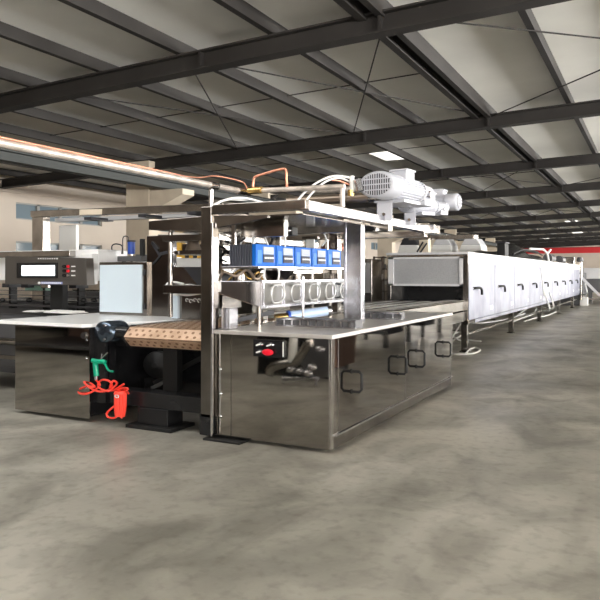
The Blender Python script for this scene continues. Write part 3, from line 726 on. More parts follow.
# left blue-film panel box, dark plate
a, b = at(100, 265, Y=5.55), at(142, 312, Y=5.55)
bp = thing('filmed_cabinet', 'upright panel box with pale blue film standing on the left worktop', 'cabinet', ((a.x+b.x)/2, 5.6, ZT))
MB().box(a.x-.02, b.x+.06, 5.56, 5.72, ZT, a.z+.03).build('casing', M['steel'], bp, .004)
MB().box(a.x, b.x, 5.545, 5.56, ZT+.03, a.z).build('blue_film_front', M['bluefilm'], bp, .002)
for zz in (ZT+.1, a.z-.08): MB().cone((b.x+.03, 5.55, zz-.03), (b.x+.03, 5.55, zz+.03), .012).build('hinge', M['dark'], bp)
a, b = at(146, 236, Y=5.60), at(172, 310, Y=5.60)
dpn = thing('upright_panel', 'tall dark mirror steel panel standing right of the blue-filmed box', 'panel', ((a.x+b.x)/2, 5.6, ZT))
MB().box(a.x+.01, b.x, 5.6, 5.63, ZT-.0, a.z).build('sheet', M['darksteel'], dpn, .002)
MB().box(b.x-.005, b.x+.015, 5.59, 5.66, ZT, a.z-.06).build('edge_strip', M['silver'], dpn)
MB().bar(W(152,243,5.59), W(160,256,5.59), .012, .02).build('rib', M['dark'], dpn)  # dark bars here draw the X-shaped reflection on the mirror sheet
MB().bar(W(168,252,5.59), W(160,254,5.59), .012, .03).build('rib', M['dark'], dpn)
MB().bar(W(160,256,5.59), W(153,264,5.59), .012, .015).build('rib', M['dark'], dpn)
MB().bar(W(152,242,5.59), W(158,249,5.59), .012, .02).build('rib', M['dark'], dpn)

# left frame (inverted U) and second rails
lf = thing('overhead_frame', 'inverted-U brushed steel frame spanning above the left machine', 'frame', (-5, 6.5, 0))
a = at(32, 218, Y=6.5); b = at(43, 218, Y=6.5)
lf.location = (a.x, 6.5, 0)
MB().box(a.x, b.x, 6.5, 6.62, 0, 2.07).build('post', M['steel'], lf, .004)
MB().bar((a.x-.02, 6.55, 2.115), (-4.40, 6.55, 2.07), .12, .085).build('top_beam', M['steel'], lf, .004)
MB().bar((a.x+.10, 6.85, 2.05), (-4.40, 6.85, 2.02), .10, .05).build('rear_beam', M['film2'], lf, .004)
for f in (.33, .62, .86):
    xx = a.x + (-4.4-a.x)*f; MB().box(xx-.06, xx+.06, 6.49, 6.9, 2.00, 2.035).build('clamp', M['dark'], lf)
xx = at(80, 216, Y=6.49).x; MB().bar((xx, 6.485, 2.10), (xx+.38, 6.485, 2.09), .012, .07).build('cover_plate', M['cream'], lf)
p_, q_ = at(43, 222, Y=7.0), at(60, 222, Y=7.0)
MB().box(p_.x, q_.x, 7.3, 7.36, 1.2, 2.02).build('rear_post', M['white'], lf, .003)
MB().box(-4.52, -4.40, 6.5, 6.9, .9, 2.07).build('post', M['darksteel'], lf, .004)
sf = thing('cantilever_rail', 'shorter tapered steel rail ending left of the tall post', 'rail', W(180,225,4.9))
a, b = at(150, 221, Y=4.9), at(206, 229, Y=4.9)
MB().prism([(a.x, a.z-.0), (b.x, a.z+.02), (b.x, b.z-.02), (a.x, b.z+.01)], 'y', 4.88, 4.98).build('rail', M['darksteel'], sf, .003)
for (ya_, yb_, Y_, mm, nm) in ((229.5, 231, 5.0, 'steel', 'tray_sheet'), (234.5, 237, 5.1, 'silver', 'lower_sheet')):
    c_, d_ = at(158, ya_, Y=Y_), at(203, yb_, Y=Y_)
    MB().prism([(c_.x, c_.z), (d_.x, d_.z), (d_.x, d_.z-.012), (c_.x, c_.z-.012)], 'y', Y_, Y_+.5).build(nm, M[mm], sf)
MB().box(b.x-.02, b.x+.04, 4.9, 5.6, at(203,237,Y=5.1).z-.03, a.z).build('rail_mount', M['darksteel'], sf)
# yellow and black stack, inclined hopper side
ys = thing('spool_rack', 'rack of yellow boards and grey rollers glimpsed left of the tall post', 'rack', W(188,258,6.6))
def pxbox(name, x0, y0, x1, y1, Y, dY, m, parent, bev=.003):
    a, b = at(x0, y0, Y=Y), at(x1, y1, Y=Y)
    return MB().box(a.x, b.x, Y, Y+dY, b.z, a.z).build(name, m, parent, bev)
pxbox('yellow_board', 174, 240, 181, 257, 6.6, .1, M['yellow'], ys)
pxbox('roller', 181, 244, 206, 252, 6.62, .1, M['darksteel'], ys)
for x in (181, 189, 197): pxbox('yellow_block', x, 252, x+3.5, 258, 6.58, .1, M['yellow'], ys); pxbox('black_block', x+3.5, 252, x+7, 258, 6.59, .1, M['dark'], ys)
for x in (183, 191): pxbox('black_cap', x, 240, x+4, 243, 6.6, .1, M['dark'], ys)
pxbox('base_board', 172, 258, 207, 267, 6.6, .3, M['white'], ys)
a_ = at(172, 258, Y=6.6); b_ = at(207, 258, Y=6.6)
MB().box(a_.x, a_.x+.05, 6.65, 6.7, 0, 1.34).build('leg', M['steel'], ys); MB().box(b_.x-.05, b_.x, 6.65, 6.7, 0, 1.34).build('leg', M['steel'], ys)
ih = thing('feed_chute', 'dark sloping feed chute with a bright inclined edge left of the tall post', 'chute', W(188,300,5.35))
a, b, c, d = (at(x, y, Y=5.4) for x, y in ((183,267),(206,267),(206,290),(200,288)))
MB().prism([(a.x,a.z),(b.x,b.z),(c.x,c.z),(d.x,d.z)], 'y', 5.4, 5.9).build('hopper_side', M['dark'], ih)
a, b, c, d = (at(x, y, Y=5.5) for x, y in ((172,267),(183,267),(200,288),(172,288)))
MB().prism([(a.x,a.z),(b.x,b.z),(c.x,c.z),(d.x,d.z)], 'y', 5.5, 5.55).build('inclined_sheet', M['steel'], ih)
a, b = at(172, 290, Y=5.3), at(206, 309, Y=5.3)
MB().box(a.x, b.x, 5.3, 5.34, ZT, a.z).build('front_plate', M['darksteel'], ih, .003)
MB().box(at(173,0,Y=5.29).x, at(179,0,Y=5.29).x, 5.27, 5.30, ZT+.01, a.z-.02).build('bright_strip', M['bluefilm'], ih)
q = MB()
for (x, y, rx, ry) in ((187,300,1.6,2),(191,301,2,2.2),(195,300,1.7,2.1),(199,300.5,1.6,2.4)):
    c = at(x, y, Y=5.285); s_ = 6.2/680
    q.tube([c + Vector((math.cos(t_)*rx*s_, 0, math.sin(t_)*ry*s_*.8)) for t_ in [k*PI/4 for k in range(7)]], .004, 6, True, False, 4)
q.build('white_scrawl', M['white'], ih)
hose('white_conduit', [W(206,292,5.15), W(196,294,5.15), W(186,295,5.15), W(178,293,5.15), W(181,287,5.15), W(190,285,5.2), W(204,288,5.25)], .011, M['cable'], 'white conduit loop held beside the feed chute, left of the tall post', 'conduit')
hose('white_conduit', [W(178,295,5.2), W(170,293,5.2), W(166,289,5.2), W(167,284,5.2), W(173,282,5.25), W(184,284,5.3)], .010, M['cable'], 'white conduit loop before the dark upright panel', 'conduit')

# items above the blue filmed box
fb = thing('air_filter', 'small blue cylindrical filter above the blue-filmed box', 'filter', W(131,258,6.3))
a = W(131.5, 254, 6.3); b = W(131.5, 242, 6.3)
MB().cone(a, b, .045).build('bowl', M['filter'], fb); MB().cone(b, b+Vector((0,0,.02)), .05).build('cap', M['dark'], fb)
MB().cone((a.x, 6.3, ZT), a, .015).build('stem', M['steel'], fb)
bmo = thing('black_motor', 'small black motor with a wire guard beside the blue filter', 'motor', W(117,258,6.3))
MB().lathe([(.05,0),(.06,.02),(.06,.14),(.04,.16)], W(110,256,6.3), (1,0,0), 20).build('housing', M['blackmat'], bmo)
MB().tube([W(112,252,6.25), W(112,246,6.25), W(116,244,6.25), W(122,246,6.25), W(122,254,6.25)], .008).build('guard', M['dark'], bmo)
a = W(108, 260, 6.3); b = W(146, 256, 6.3)
MB().box(a.x, b.x, 6.22, 6.4, a.z-.02, b.z).build('shelf_bar', M['machgrey'], bmo)
MB().box(a.x+.2, a.x+.25, 6.3, 6.35, 0, a.z-.02).build('support', M['machgrey'], bmo)
bc = tag(MB().cone(W(142.5,256,6.3), W(142.5,239,6.3), .032).build('black_canister', M['blackmat']), 'narrow black canister between the blue filter and the dark upright panel', 'canister')
hose('thin_frame_wire', [W(123,254,6.3), W(123,238,6.3), W(128,237,6.3), W(128,243,6.3)], .006, M['dark'], 'thin dark bent rod just left of the blue filter', 'rod')

# ---------------------------------------------------------------- operator panel and left machine
hm = thing('operator_panel', 'grey steel operator panel with lit touch screen and push buttons at far left', 'control panel', (-6.2, 5.6, 1.1))
Yh = 5.6
a, b = at(5, 256, Y=Yh), at(87, 285.5, Y=Yh)
pnl = MB().prism([(a.x, a.z), (b.x-.02, at(85,258,Y=Yh).z), (b.x, b.z), (a.x, b.z+.005)], 'y', Yh, Yh+.12).build('face_plate', M['darksteel'], hm, .004)
pnl.data.materials[0] = mat('panel_grey', (.13,.12,.11), .35, .6)
pxbox('bezel', 16.5, 263, 57, 278, Yh-.015, .015, M['black'], hm)
scr = pxbox('touch_screen', 21.5, 265.5, 54.5, 275.8, Yh-.02, .006, M['screen'], hm, 0)
for i, (x, y, mm, lab) in enumerate(((65,266.5,'black','black button'),(65,271,'redbtn','red lit button'),(65,275.5,'silver','key switch'))):
    c = at(x, y, Y=Yh)
    k = MB().lathe([(.022,0),(.022,.02),(.016,.03)], c, (0,-1,0), 16, .8).build('push_button', M['black'], hm)
    MB().lathe([(.022,0),(.018,.012)], c + Vector((.05,0,0)), (0,-1,0), 14, .8).build('indicator', M['redbtn'] if i < 2 else M['silver'], hm)
    MB().box(c.x+.10, c.x+.16, Yh-.004, Yh, c.z-.006, c.z+.006).build('legend', M['white'], hm)
q = MB()
for k in range(9): a_ = at(38+2.3*k, 258.5, Y=Yh-.003); q.box(a_.x, a_.x+.016, Yh-.004, Yh, a_.z-.008, a_.z+.006)
q.build('title_marks', M['white'], hm)
a_ = at(41, 283, Y=Yh-.003)
lg = MB().box(a_.x, a_.x+.34, Yh-.004, Yh, a_.z-.012, a_.z+.014).build('logo_strip', M['logo'], hm)
MB().lathe([(.022,0),(.022,.004)], (a_.x-.03, Yh-.001, a_.z), (0,-1,0), 16, .7).build('logo_disc', M['white'], lg)
q = MB()
for k in range(10): q.box(a_.x+.012+.032*k, a_.x+.03+.032*k, Yh-.006, Yh-.003, a_.z-.006, a_.z+.008)
q.build('logo_letters', M['white'], lg)
MB().box(-6.3, -6.1, Yh+.12, Yh+.2, ZT, 1.3).build('neck', M['blackmat'], hm)

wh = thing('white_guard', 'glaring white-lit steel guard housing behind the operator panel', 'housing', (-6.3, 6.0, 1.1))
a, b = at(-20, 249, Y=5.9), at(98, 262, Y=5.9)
MB().box(a.x, b.x, 5.9, 6.4, 1.22, at(60,250,Y=5.9).z).build('shell', M['whitetop'], wh, .01)  # steel shell coloured white in place of the window glare on it
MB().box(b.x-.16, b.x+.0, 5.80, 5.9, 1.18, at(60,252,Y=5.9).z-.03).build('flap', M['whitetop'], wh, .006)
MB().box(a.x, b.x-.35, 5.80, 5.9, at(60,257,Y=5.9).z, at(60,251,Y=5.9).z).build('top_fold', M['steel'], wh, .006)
fm = thing('forming_machine', 'dark forming machine with steel rails behind the left worktop', 'machine', (-6.4, 6.2, 0))
MB().box(-8.4, -5.25, 6.15, 7.2, 0, .95).build('body', M['machgrey'], fm, .01)
for (pya, pyb, YY, mm) in ((289.5, 292, 5.95, 'silver'), (294, 297, 5.9, 'machgrey'), (298.5, 302.5, 5.85, 'silver'), (303, 309, 5.95, 'machgrey')):
    a, b = at(-25, pya, Y=YY), at(98, pyb, Y=YY)
    MB().box(a.x, b.x, YY, YY+.10, b.z, a.z).build('rail', M[mm], fm, .004)
for x in (3, 30, 62, 84, 95):
    c = at(x, 300, Y=5.84); MB().lathe([(.04,0),(.035,.03),(.02,.04)], c, (0,-1,0), 16, .7).build('bearing', M['black'], fm)
for x in (8, 27, 47, 75): 
    c = at(x, 288, Y=5.95); MB().box(c.x-.05, c.x+.07, 5.9, 6.1, 1.13, 1.18).build('block', M['dark'] if x != 47 else M['steel'], fm, .004)
pxbox('tub', 25, 285.5, 45, 291, 6.0, .1, M['moss'], fm)
for x in (12, 46, 80): MB().box(at(x,0,Y=6.05).x, at(x+2,0,Y=6.05).x, 6.0, 6.1, .86, 1.15).build('bracket', M['blackmat'], fm)
for (x0_, x1_, y0_, y1_, mm, lb) in ((29, 42, 310, 317, 'white', 'crumpled white bag on the left worktop near the panel post'), (50, 79, 309.5, 316, 'white', 'longer white bag on the left worktop, right of the crumpled one')):
    a, b = at(x0_, y0_, Y=5.6), at(x1_, y1_, Y=5.6)
    m = MB(); n_ = 10
    for k in range(n_):
        xa = a.x + (b.x-a.x)*k/n_; xb = a.x + (b.x-a.x)*(k+1)/n_
        h_ = (a.z-ZT)*(.7+.3*math.sin(k*1.9)); m.prism([(5.5, ZT), (5.75, ZT), (5.72, ZT+h_*.8), (5.6, ZT+h_), (5.52, ZT+h_*.7)], 'x', xa, xb)
    tag(m.build('white_bag', M['white']), lb, 'bag')
# far left dark equipment under / beside the side cabinet
lq = thing('dark_press', 'dark blocky press standing on the floor at the left edge behind the side cabinet', 'machine', (-6.6, 5.6, 0))
MB().box(-7.3, -5.75, 5.25, 5.9, .25, .80).build('body', M['machgrey'], lq, .01)
for xx in (-7.2, -5.9): MB().box(xx-.05, xx+.08, 5.25, 5.35, 0, .25).build('leg', M['black'], lq)
MB().cone((-6.9, 5.2, .55), (-5.8, 5.2, .55), .04).build('roller', M['steel'], lq)
MB().box(-7.3, -5.75, 5.15, 5.2, .36, .40).build('rail', M['darksteel'], lq)

# ---------------------------------------------------------------- tunnel oven
ox0, ox1, oy0 = -4.18, -2.76, 11.3
OYS = [11.3 + 2.07*i for i in range(10)]; oy1 = OYS[-1]
zo0, zo1 = .49, 1.65
ov = thing('tunnel_oven', 'long white-filmed tunnel with black door handles receding down the hall', 'oven', (-3.47, 20, 0))
m = MB(); m.box(ox0, ox1-.02, oy0+.5, oy1, zo0, zo1-.02); m.build('body', M['steel'], ov)
m = MB(); m.box(ox0-.02, ox1+.01, oy0, oy1, zo1-.02, zo1+.02); m.build('roof_cover', M['film2'], ov, .005)
MB().box(ox1-.02, ox1+.005, oy0+.1, oy1, zo1-.16, zo1-.02).build('top_band', M['film2'], ov, .003)
MB().box(ox1-.02, ox1+.005, oy0+.1, oy1, zo0-.03, zo0+.03).build('bottom_band', M['film'], ov, .003)
for i in range(9):
    ya, yb = OYS[i], OYS[i+1]
    d = MB().box(ox1-.02, ox1+.015, ya+.02, yb-.02, zo0+.04, zo1-.17).build('door', M['film'], ov, .004)
    hy = ya + .60; hz = 1.02
    hm_ = MB().tube([(ox1+.01, hy-.28, hz+.035), (ox1+.05, hy-.22, hz+.04), (ox1+.07, hy-.02, hz+.04), (ox1+.07, hy+.10, hz+.0), (ox1+.07, hy+.12, hz-.08)], .022, 8)
    hm_.build('handle', M['blackmat'], d)
    MB().lathe([(.035,0),(.03,.02)], (ox1+.01, hy-.28, hz+.035), (1,0,0), 12).build('hinge_boss', M['silver'], d)
    MB().box(ox1+.013, ox1+.02, yb-.42, yb-.22, zo0+.14, zo0+.22).build('sticker', M['white'], d)
MB().box(ox0+.05, ox1-.05, oy0+.30, oy0+.49, .80, 1.5).build('dark_mouth', M['black'], ov)  # black block stands in for the shade inside the tunnel mouth
# front face
def fx(px): return at(px, 0, Y=oy0).x
zz = lambda py, px=430: at(px, py, Y=oy0).z
MB().box(ox0, fx(391), oy0, oy0+.5, zo0, zo1-.02).build('front_jamb', M['steel'], ov, .004)
MB().box(fx(463), ox1+.006, oy0-.01, oy0+.5, zo0-.03, zo1-.02).build('front_jamb', M['darksteel'], ov, .004)
MB().box(fx(391), fx(463), oy0, oy0+.5, zo1-.08, zo1-.02).build('front_header', M['steel'], ov, .004)
MB().box(fx(390), fx(463), oy0+.02, oy0+.06, zz(286), zo1-.08).build('front_window_panel', M['greypanel'], ov)
fr = MB(); fr.box(fx(388.5), fx(393.5), oy0-.01, oy0+.02, zz(286), zo1-.06); fr.box(fx(459.5), fx(463.5), oy0-.01, oy0+.02, zz(286), zo1-.06)
fr.box(fx(388.5), fx(463.5), oy0-.01, oy0+.02, zz(286), zz(284)); fr.box(fx(388.5), fx(463.5), oy0-.01, oy0+.02, zo1-.09, zo1-.06)
fr.build('window_surround', M['film2'], ov)
MB().box(fx(391), fx(463), oy0, oy0+.5, zo0, .80).build('front_sill', M['steel'], ov)
for i, yy in enumerate([oy0+.02] + [y_+.0 for y_ in OYS[2::2]]):
    for xx in (ox0+.04, ox1-.12):
        l = MB().box(xx, xx+.10, yy, yy+.10, .02, zo0).build('leg', M['steel'], ov, .004)
        MB().lathe([(.10,0),(.08,.012),(.03,.03)], (xx+.05, yy+.05, 0), (0,0,1), 16).build('foot', M['steel'], l)
MB().box(ox1-.10, ox1-.06, oy0+.1, oy1, .26, .30).build('tie_bar', M['steel'], ov)
# end drive unit
eu = thing('end_drive_unit', 'grey drive tower with a diagonal brace at the far end of the tunnel', 'machine', (-2.9, 31, 0))
MB().box(-3.9, -2.62, 30.05, 31.5, .0, 1.35).build('body', M['machgrey'], eu, .02)
MB().box(-3.4, -2.95, 30.0, 30.4, 1.35, 2.0).build('tower', M['steel'], eu, .02)
MB().bar(W(579,275,30), W(600,296,30), .08, .10).build('brace', M['film2'], eu)
MB().cone(W(581,300,30), W(581,262,30), .05).build('column', M['steel'], eu)
MB().box(-2.75, -2.45, 30.0, 30.3, 0, .35).build('white_foot', M['white'], eu, .02)
MB().lathe([(.1,0),(.14,.06),(.1,.2)], W(580,262,30.3), (0,0,1), 16).build('drum', M['machgrey'], eu)
rc = thing('receiving_table', 'white cooling table beyond the tunnel end at the right edge', 'machine', (-1.4, 33, 0))
a, b = at(583, 268, Y=32), at(640, 279, Y=32)
MB().box(a.x, b.x, 32, 36, b.z, a.z).build('white_cover', M['film2'], rc, .03)
MB().box(a.x+.1, b.x, 32.1, 35.8, .5, b.z).build('bed', M['machgrey'], rc)
for xx in (a.x+.2, b.x-.3, (a.x+b.x)/2): MB().box(xx, xx+.15, 32.2, 32.4, 0, .5).build('leg', M['machgrey'], rc)
MB().box(a.x, b.x, 31.9, 32, .18, .26).build('rail', M['steel'], rc)
# items on the oven roof
zr = zo1 + .02
cvb = thing('black_cover', 'crumpled black sheet draped over pipework on the tunnel roof', 'cover', (-3.3, 18, zr))
m = MB(); nx, ny = 22, 8; vs = []
aY0, aY1 = 15.6, 21.6
for j in range(ny+1):
    for i in range(nx+1):
        u = i/nx; v = j/ny
        hgt = (math.sin(PI*min(1,max(0,u)))**.5)*(math.sin(PI*v)**.5)*(.30 + .08*math.sin(u*13+v*3) + .05*math.sin(v*9+u*5))
        vs.append((-4.0 + 1.15*v, aY0+(aY1-aY0)*u, zr + .003 + max(0, hgt)))
fs = [(j*(nx+1)+i, j*(nx+1)+i+1, (j+1)*(nx+1)+i+1, (j+1)*(nx+1)+i) for j in range(ny) for i in range(nx)]
m.add(vs, fs, True); m.build('sheet', M['black'], cvb)
MB().tube([(-2.95,16.4,zr+.10),(-2.95,17.8,zr+.24),(-2.95,19.6,zr+.26),(-2.95,21.0,zr+.18)], .02, 8).build('edge_fold', M['blackmat'], cvb)
vp = thing('white_pipe_bracket', 'white forked pipe bracket standing at the far end of the black cover', 'pipe', (-2.9, 21.4, zr))
MB().tube([(-2.95,22.4,zr),(-2.95,22.0,zr+.25),(-2.95,21.2,zr+.36)], .035, 8).build('stem', M['white'], vp)
MB().tube([(-2.95,22.0,zr+.25),(-2.95,22.8,zr+.40)], .035, 8, False).build('branch', M['white'], vp)
MB().tube([(-2.95,21.2,zr+.36),(-2.95,18.8,zr+.30)], .03, 8, False).build('arm', M['white'], vp)
bx = thing('black_box', 'small black junction box on the tunnel roof before the black cover', 'box', (-3.0, 14.9, zr))
a, b = at(497, 243, Y=15), at(505, 250, Y=15)
MB().box(a.x, b.x, 15, 15.4, zr+.01, a.z).build('case', M['blackmat'], bx, .01); MB().box(a.x-.02, b.x+.02, 14.98, 15.42, a.z, a.z+.02).build('lid', M['dark'], bx)
for k, (yy, lb) in enumerate(((24.5, 'grey vent motor on the tunnel roof nearer the black cover'), (27.5, 'grey vent motor on the tunnel roof at its far end'))):
    r_ = thing('vent_motor', lb, 'motor', (-3.2, yy, zr))
    MB().cone((-3.2, yy-.5, zr+.16), (-3.2, yy+.5, zr+.16), .15).build('housing', M['machgrey'], r_); MB().box(-3.4, -3.0, yy-.4, yy+.4, zr, zr+.06).build('base', M['steel'], r_)
# hoods behind the oven
for k, (px_c, w_) in enumerate(((408, 11), (441, 11), (470, 12))):
    lb = ('white fume hood with dark top, leftmost of three behind the tunnel front', 'white fume hood, middle of three behind the tunnel front', 'white fume hood, rightmost of three behind the tunnel')[k]
    Yk = 20.0
    h_ = thing('fume_hood', lb, 'hood', W(px_c, 258, Yk), 'fume hoods behind the tunnel')
    c0_, c1_ = W(px_c-w_, 254, Yk), W(px_c+w_, 254, Yk); t0, t1 = W(px_c-w_*.75, 245, Yk), W(px_c+w_*.9, 245, Yk)
    MB().prism([(c0_.x, c0_.z), (c1_.x, c1_.z), (t1.x, t1.z), (t0.x, t0.z)], 'y', Yk, Yk+.8).build('skirt', M['white'], h_, .02)
    u0, u1 = W(px_c-w_*.4, 238, Yk), W(px_c+w_*.5, 238, Yk)
    MB().prism([(t0.x, t0.z), (t1.x, t1.z), (u1.x, u1.z), (u0.x, u0.z)], 'y', Yk, Yk+.8).build('crown', M['dark'] if k == 0 else M['film2'], h_, .02)
    cc = W(px_c, 238, Yk); MB().cone((cc.x, Yk+.4, cc.z), (cc.x, Yk+.4, cc.z+.1), .15).build('stack', M['steel'], h_)
    MB().cone((cc.x, Yk+.7, 0), (cc.x, Yk+.7, c0_.z+.05), .06).build('stand', M['steel'], h_)
sb = thing('support_stand', 'pale bracket stand with two dark diagonal braces between the fume hoods', 'stand', W(425, 253, 15))
a, b = W(419, 240, 15), W(428, 254, 15)
MB().box(a.x, b.x, 15, 15.2, zr-.4, a.z).build('column', M['cream'], sb)
MB().bar(W(417,252,14.95), W(423,242,14.95), .03, .03).build('brace', M['dark'], sb); MB().bar(W(420,253,14.95), W(427,243,14.95), .03, .03).build('brace', M['dark'], sb)
MB().box(a.x, b.x, 15, 15.2, a.z, a.z+.04).build('cap', M['steel'], sb)
MB().box(W(405,0,15).x, W(470,0,15).x, 15.25, 15.35, at(430,239,Y=15).z, at(430,235,Y=15).z).build('header_beam', M['steel'], sb)

# frames left of the oven
for k, (x0_, x1_, Yk, z1_, lb) in enumerate(((362, 372, 13.5, 1.62, 'narrow steel cabinet with a bright front left of the tunnel mouth'), (373, 384, 14.5, 1.70, 'open steel shelf unit beside the tunnel mouth'))):
    a, b = W(x0_, 0, Yk), W(x1_, 0, Yk)
    f_ = thing('steel_cabinet' if k == 0 else 'shelf_unit', lb, 'cabinet' if k == 0 else 'shelf', ((a.x+b.x)/2, Yk, 0))
    if k == 0:
        MB().box(a.x, b.x, Yk, Yk+.6, 0, z1_).build('body', M['steel'], f_, .01); MB().box(a.x+.03, b.x-.03, Yk-.02, Yk, .9, z1_-.08).build('door', M['film2'], f_, .01)
        MB().cone((a.x+.06, Yk-.04, 1.1), (a.x+.06, Yk-.04, 1.3), .012).build('handle', M['dark'], f_)
    else:
        for xx in (a.x, b.x-.04): MB().box(xx, xx+.04, Yk, Yk+.04, 0, z1_).build('upright', M['steel'], f_); MB().box(xx, xx+.04, Yk+.5, Yk+.54, 0, z1_).build('upright', M['steel'], f_)
        for z_ in (.5, .9, 1.15, 1.4, z1_-.03): MB().box(a.x, b.x, Yk, Yk+.54, z_, z_+.025).build('shelf_board', M['steel'], f_)
        tag(MB().box(a.x+.06, b.x-.1, Yk+.1, Yk+.4, 1.426, 1.53).build('storage_box', M['dark']), 'dark storage box on the upper shelf beside the tunnel mouth', 'box')
        tag(MB().cone(((a.x+b.x)/2, Yk+.2, 1.176), ((a.x+b.x)/2, Yk+.2, 1.30), .07).build('round_tin', M['white']), 'white round tin on the middle shelf beside the tunnel mouth', 'tin')
# machines standing between the line and the left columns
mcs = [(-8.2, 9.0, 1.5, 1.3, 1.45, 'machgrey', 'dark grey wrapping machine beyond the left frame, nearest of the row by the columns'),
       (-8.0, 12.5, 1.6, 1.6, 1.55, 'steel', 'steel-clad mixing machine second in the row by the columns'),
       (-8.4, 17.0, 1.8, 2.0, 1.50, 'machgrey', 'dark grey refining machine third in the row by the columns'),
       (-8.0, 23.0, 1.8, 3.0, 1.60, 'film2', 'white enclosed machine fourth in the row by the columns'),
       (-8.2, 31.0, 1.8, 3.0, 1.55, 'machgrey', 'dark grey machine farthest in the row by the columns')]
for (x_, y_, w_, l_, h_, mm, lb) in mcs:
    f_ = thing('process_machine', lb, 'machine', (x_, y_, 0))
    MB().box(x_-w_/2, x_+w_/2, y_-l_/2, y_+l_/2, .12, h_*.7).build('body', M[mm], f_, .02)
    MB().box(x_-w_/2+.15, x_+w_/2-.2, y_-l_/2+.1, y_+l_/2-.2, h_*.7, h_).build('upper_casing', M['steel'], f_, .02)
    MB().box(x_-w_*.3, x_+w_*.1, y_-l_/2-.015, y_-l_/2, .3, h_*.6).build('door', M['film2'] if mm != 'film2' else M['steel'], f_, .01)
    MB().cone((x_+w_*.3, y_, h_), (x_+w_*.3, y_, h_+.18), .10).build('stack', M['machgrey'], f_)
    for sx in (-1, 1):
        for sy in (-1, 1): MB().box(x_+sx*(w_/2-.1)-.05, x_+sx*(w_/2-.1)+.05, y_+sy*(l_/2-.1)-.05, y_+sy*(l_/2-.1)+.05, 0, .12).build('foot', M['blackmat'], f_)

# cables on the floor
F = lambda px, py, h=.014: Vector((*at(px, py, Z=0).xy, h))
Gp = 'white cables trailing from the tunnel side'
hose('floor_cable', [F(463,323), F(480,323.5), F(500,321), F(512,318), F(525,314)], .02, M['cable'], 'white cable lying straight along the floor below the tunnel near side', 'cable', Gp)
hose('floor_cable', [F(508,322), F(516,317), F(524,312,.05), F(532,309,.1), Vector((-2.55,19.3,.3)), Vector((-2.62,19.3,.7)), Vector((-2.7,19.2,1.05))], .022, M['cable'], 'white cable rising in a curve up the tunnel side near the fifth door', 'cable', Gp)
hose('floor_cable', [F(513,322), F(523,318), F(533,314), F(539,309,.1), Vector((-2.50,19.8,.35)), Vector((-2.58,19.7,.8))], .022, M['cable'], 'second white cable curving up the tunnel side beside the first', 'cable', Gp)
hose('floor_cable', [F(524,322), F(535,318.5), F(548,315.5), F(556,312)], .02, M['cable'], 'short white cable lying on the floor right of the tunnel leg', 'cable', Gp)
hose('floor_cable', [F(566,304), F(572,301.5), F(577,298,.1), Vector((-2.45,29.3,.5)), Vector((-2.5,29.5,.9))], .03, M['cable'], 'white cable rising near the far end of the tunnel', 'cable', Gp)
hose('floor_cable', [Vector((-2.74,9.6,.62)), F(462,330,.25), F(456,336,.1), F(451,341), F(458,338), F(463,334), F(458,333), F(453,336), F(460,341), F(470,341), F(481,342)], .016, M['cable'], 'white cable tangled on the floor behind the polished cabinet corner', 'cable', Gp)
hose('floor_cable', [F(451,354), F(458,355), F(466,355), F(474,354), F(480,351), F(476,348.5), F(470,350), F(466,354)], .016, M['cable'], 'white cable looped on the floor round the front tunnel foot', 'cable', Gp)
hose('side_cable', [Vector((-2.72,19.1,1.62)), Vector((-2.70,19.15,1.3)), Vector((-2.68,19.2,1.05)), Vector((-2.66,19.3,.7))], .022, M['cable'], 'white cable hanging down the face of the tunnel doors', 'cable')

# ---------------------------------------------------------------- equipment standing outside the view (seen mirrored in the polished panels)
mf = thing('pipe_manifold', 'chrome valve manifold on thin legs, seen mirrored in the front cabinet panel', 'manifold', (-3.7, 1.9, 0))
Z0 = lambda px, py: Vector((at(px, py, Y=7.0).x, 8.9 - 7.0, max(.02, at(px, py, Y=7.0).z)))
MB().cone(Z0(283,378), Z0(318,379), .03).build('header', M['silver'], mf)
MB().tube([Z0(270,375), Z0(272,368), Z0(283,364), Z0(295,362), Z0(303,352), Z0(308,344), Z0(312,343)], .05, 12).build('grey_hose', M['steel'], mf)
MB().cone(Z0(294,338), Z0(292,362), .05).build('column', M['white'], mf)
MB().cone(Z0(283,378), Z0(283,390), .012).build('leg', M['silver'], mf); MB().cone(Z0(316,378), Z0(316,388), .012).build('leg', M['silver'], mf)
for x, y in ((291,372),(300,374),(308,376),(312,370),(320,352)): MB().lathe([(.03,0),(.06,.02),(.06,.05),(.03,.07)], Z0(x, y), (0,0,1), 14).build('valve', M['silver'], mf)
MB().lathe([(.30,-.1),(.34,0),(.34,.1)], Z0(312,360) + Vector((0,-.4,0)), (0,1,0), 28, .7).build('dark_drum', M['machgrey'], mf)
MB().box(-4.6, -3.3, 1.0, 1.3, 0, .9).build('rear_cabinet', M['black'], mf)
br = thing('brown_board', 'tall brown board leaning right of the line, seen mirrored in the cabinet doors', 'board', (0, 8, 0))
MB().prism([(8.25, .05), (8.85, .05), (9.0, 1.05), (8.2, 1.05)], 'x', -.38, -.30).build('sheet', M['brown'], br, .01)
MB().box(-.38, .05, 8.5, 8.6, 0, .06).build('foot', M['machgrey'], br)
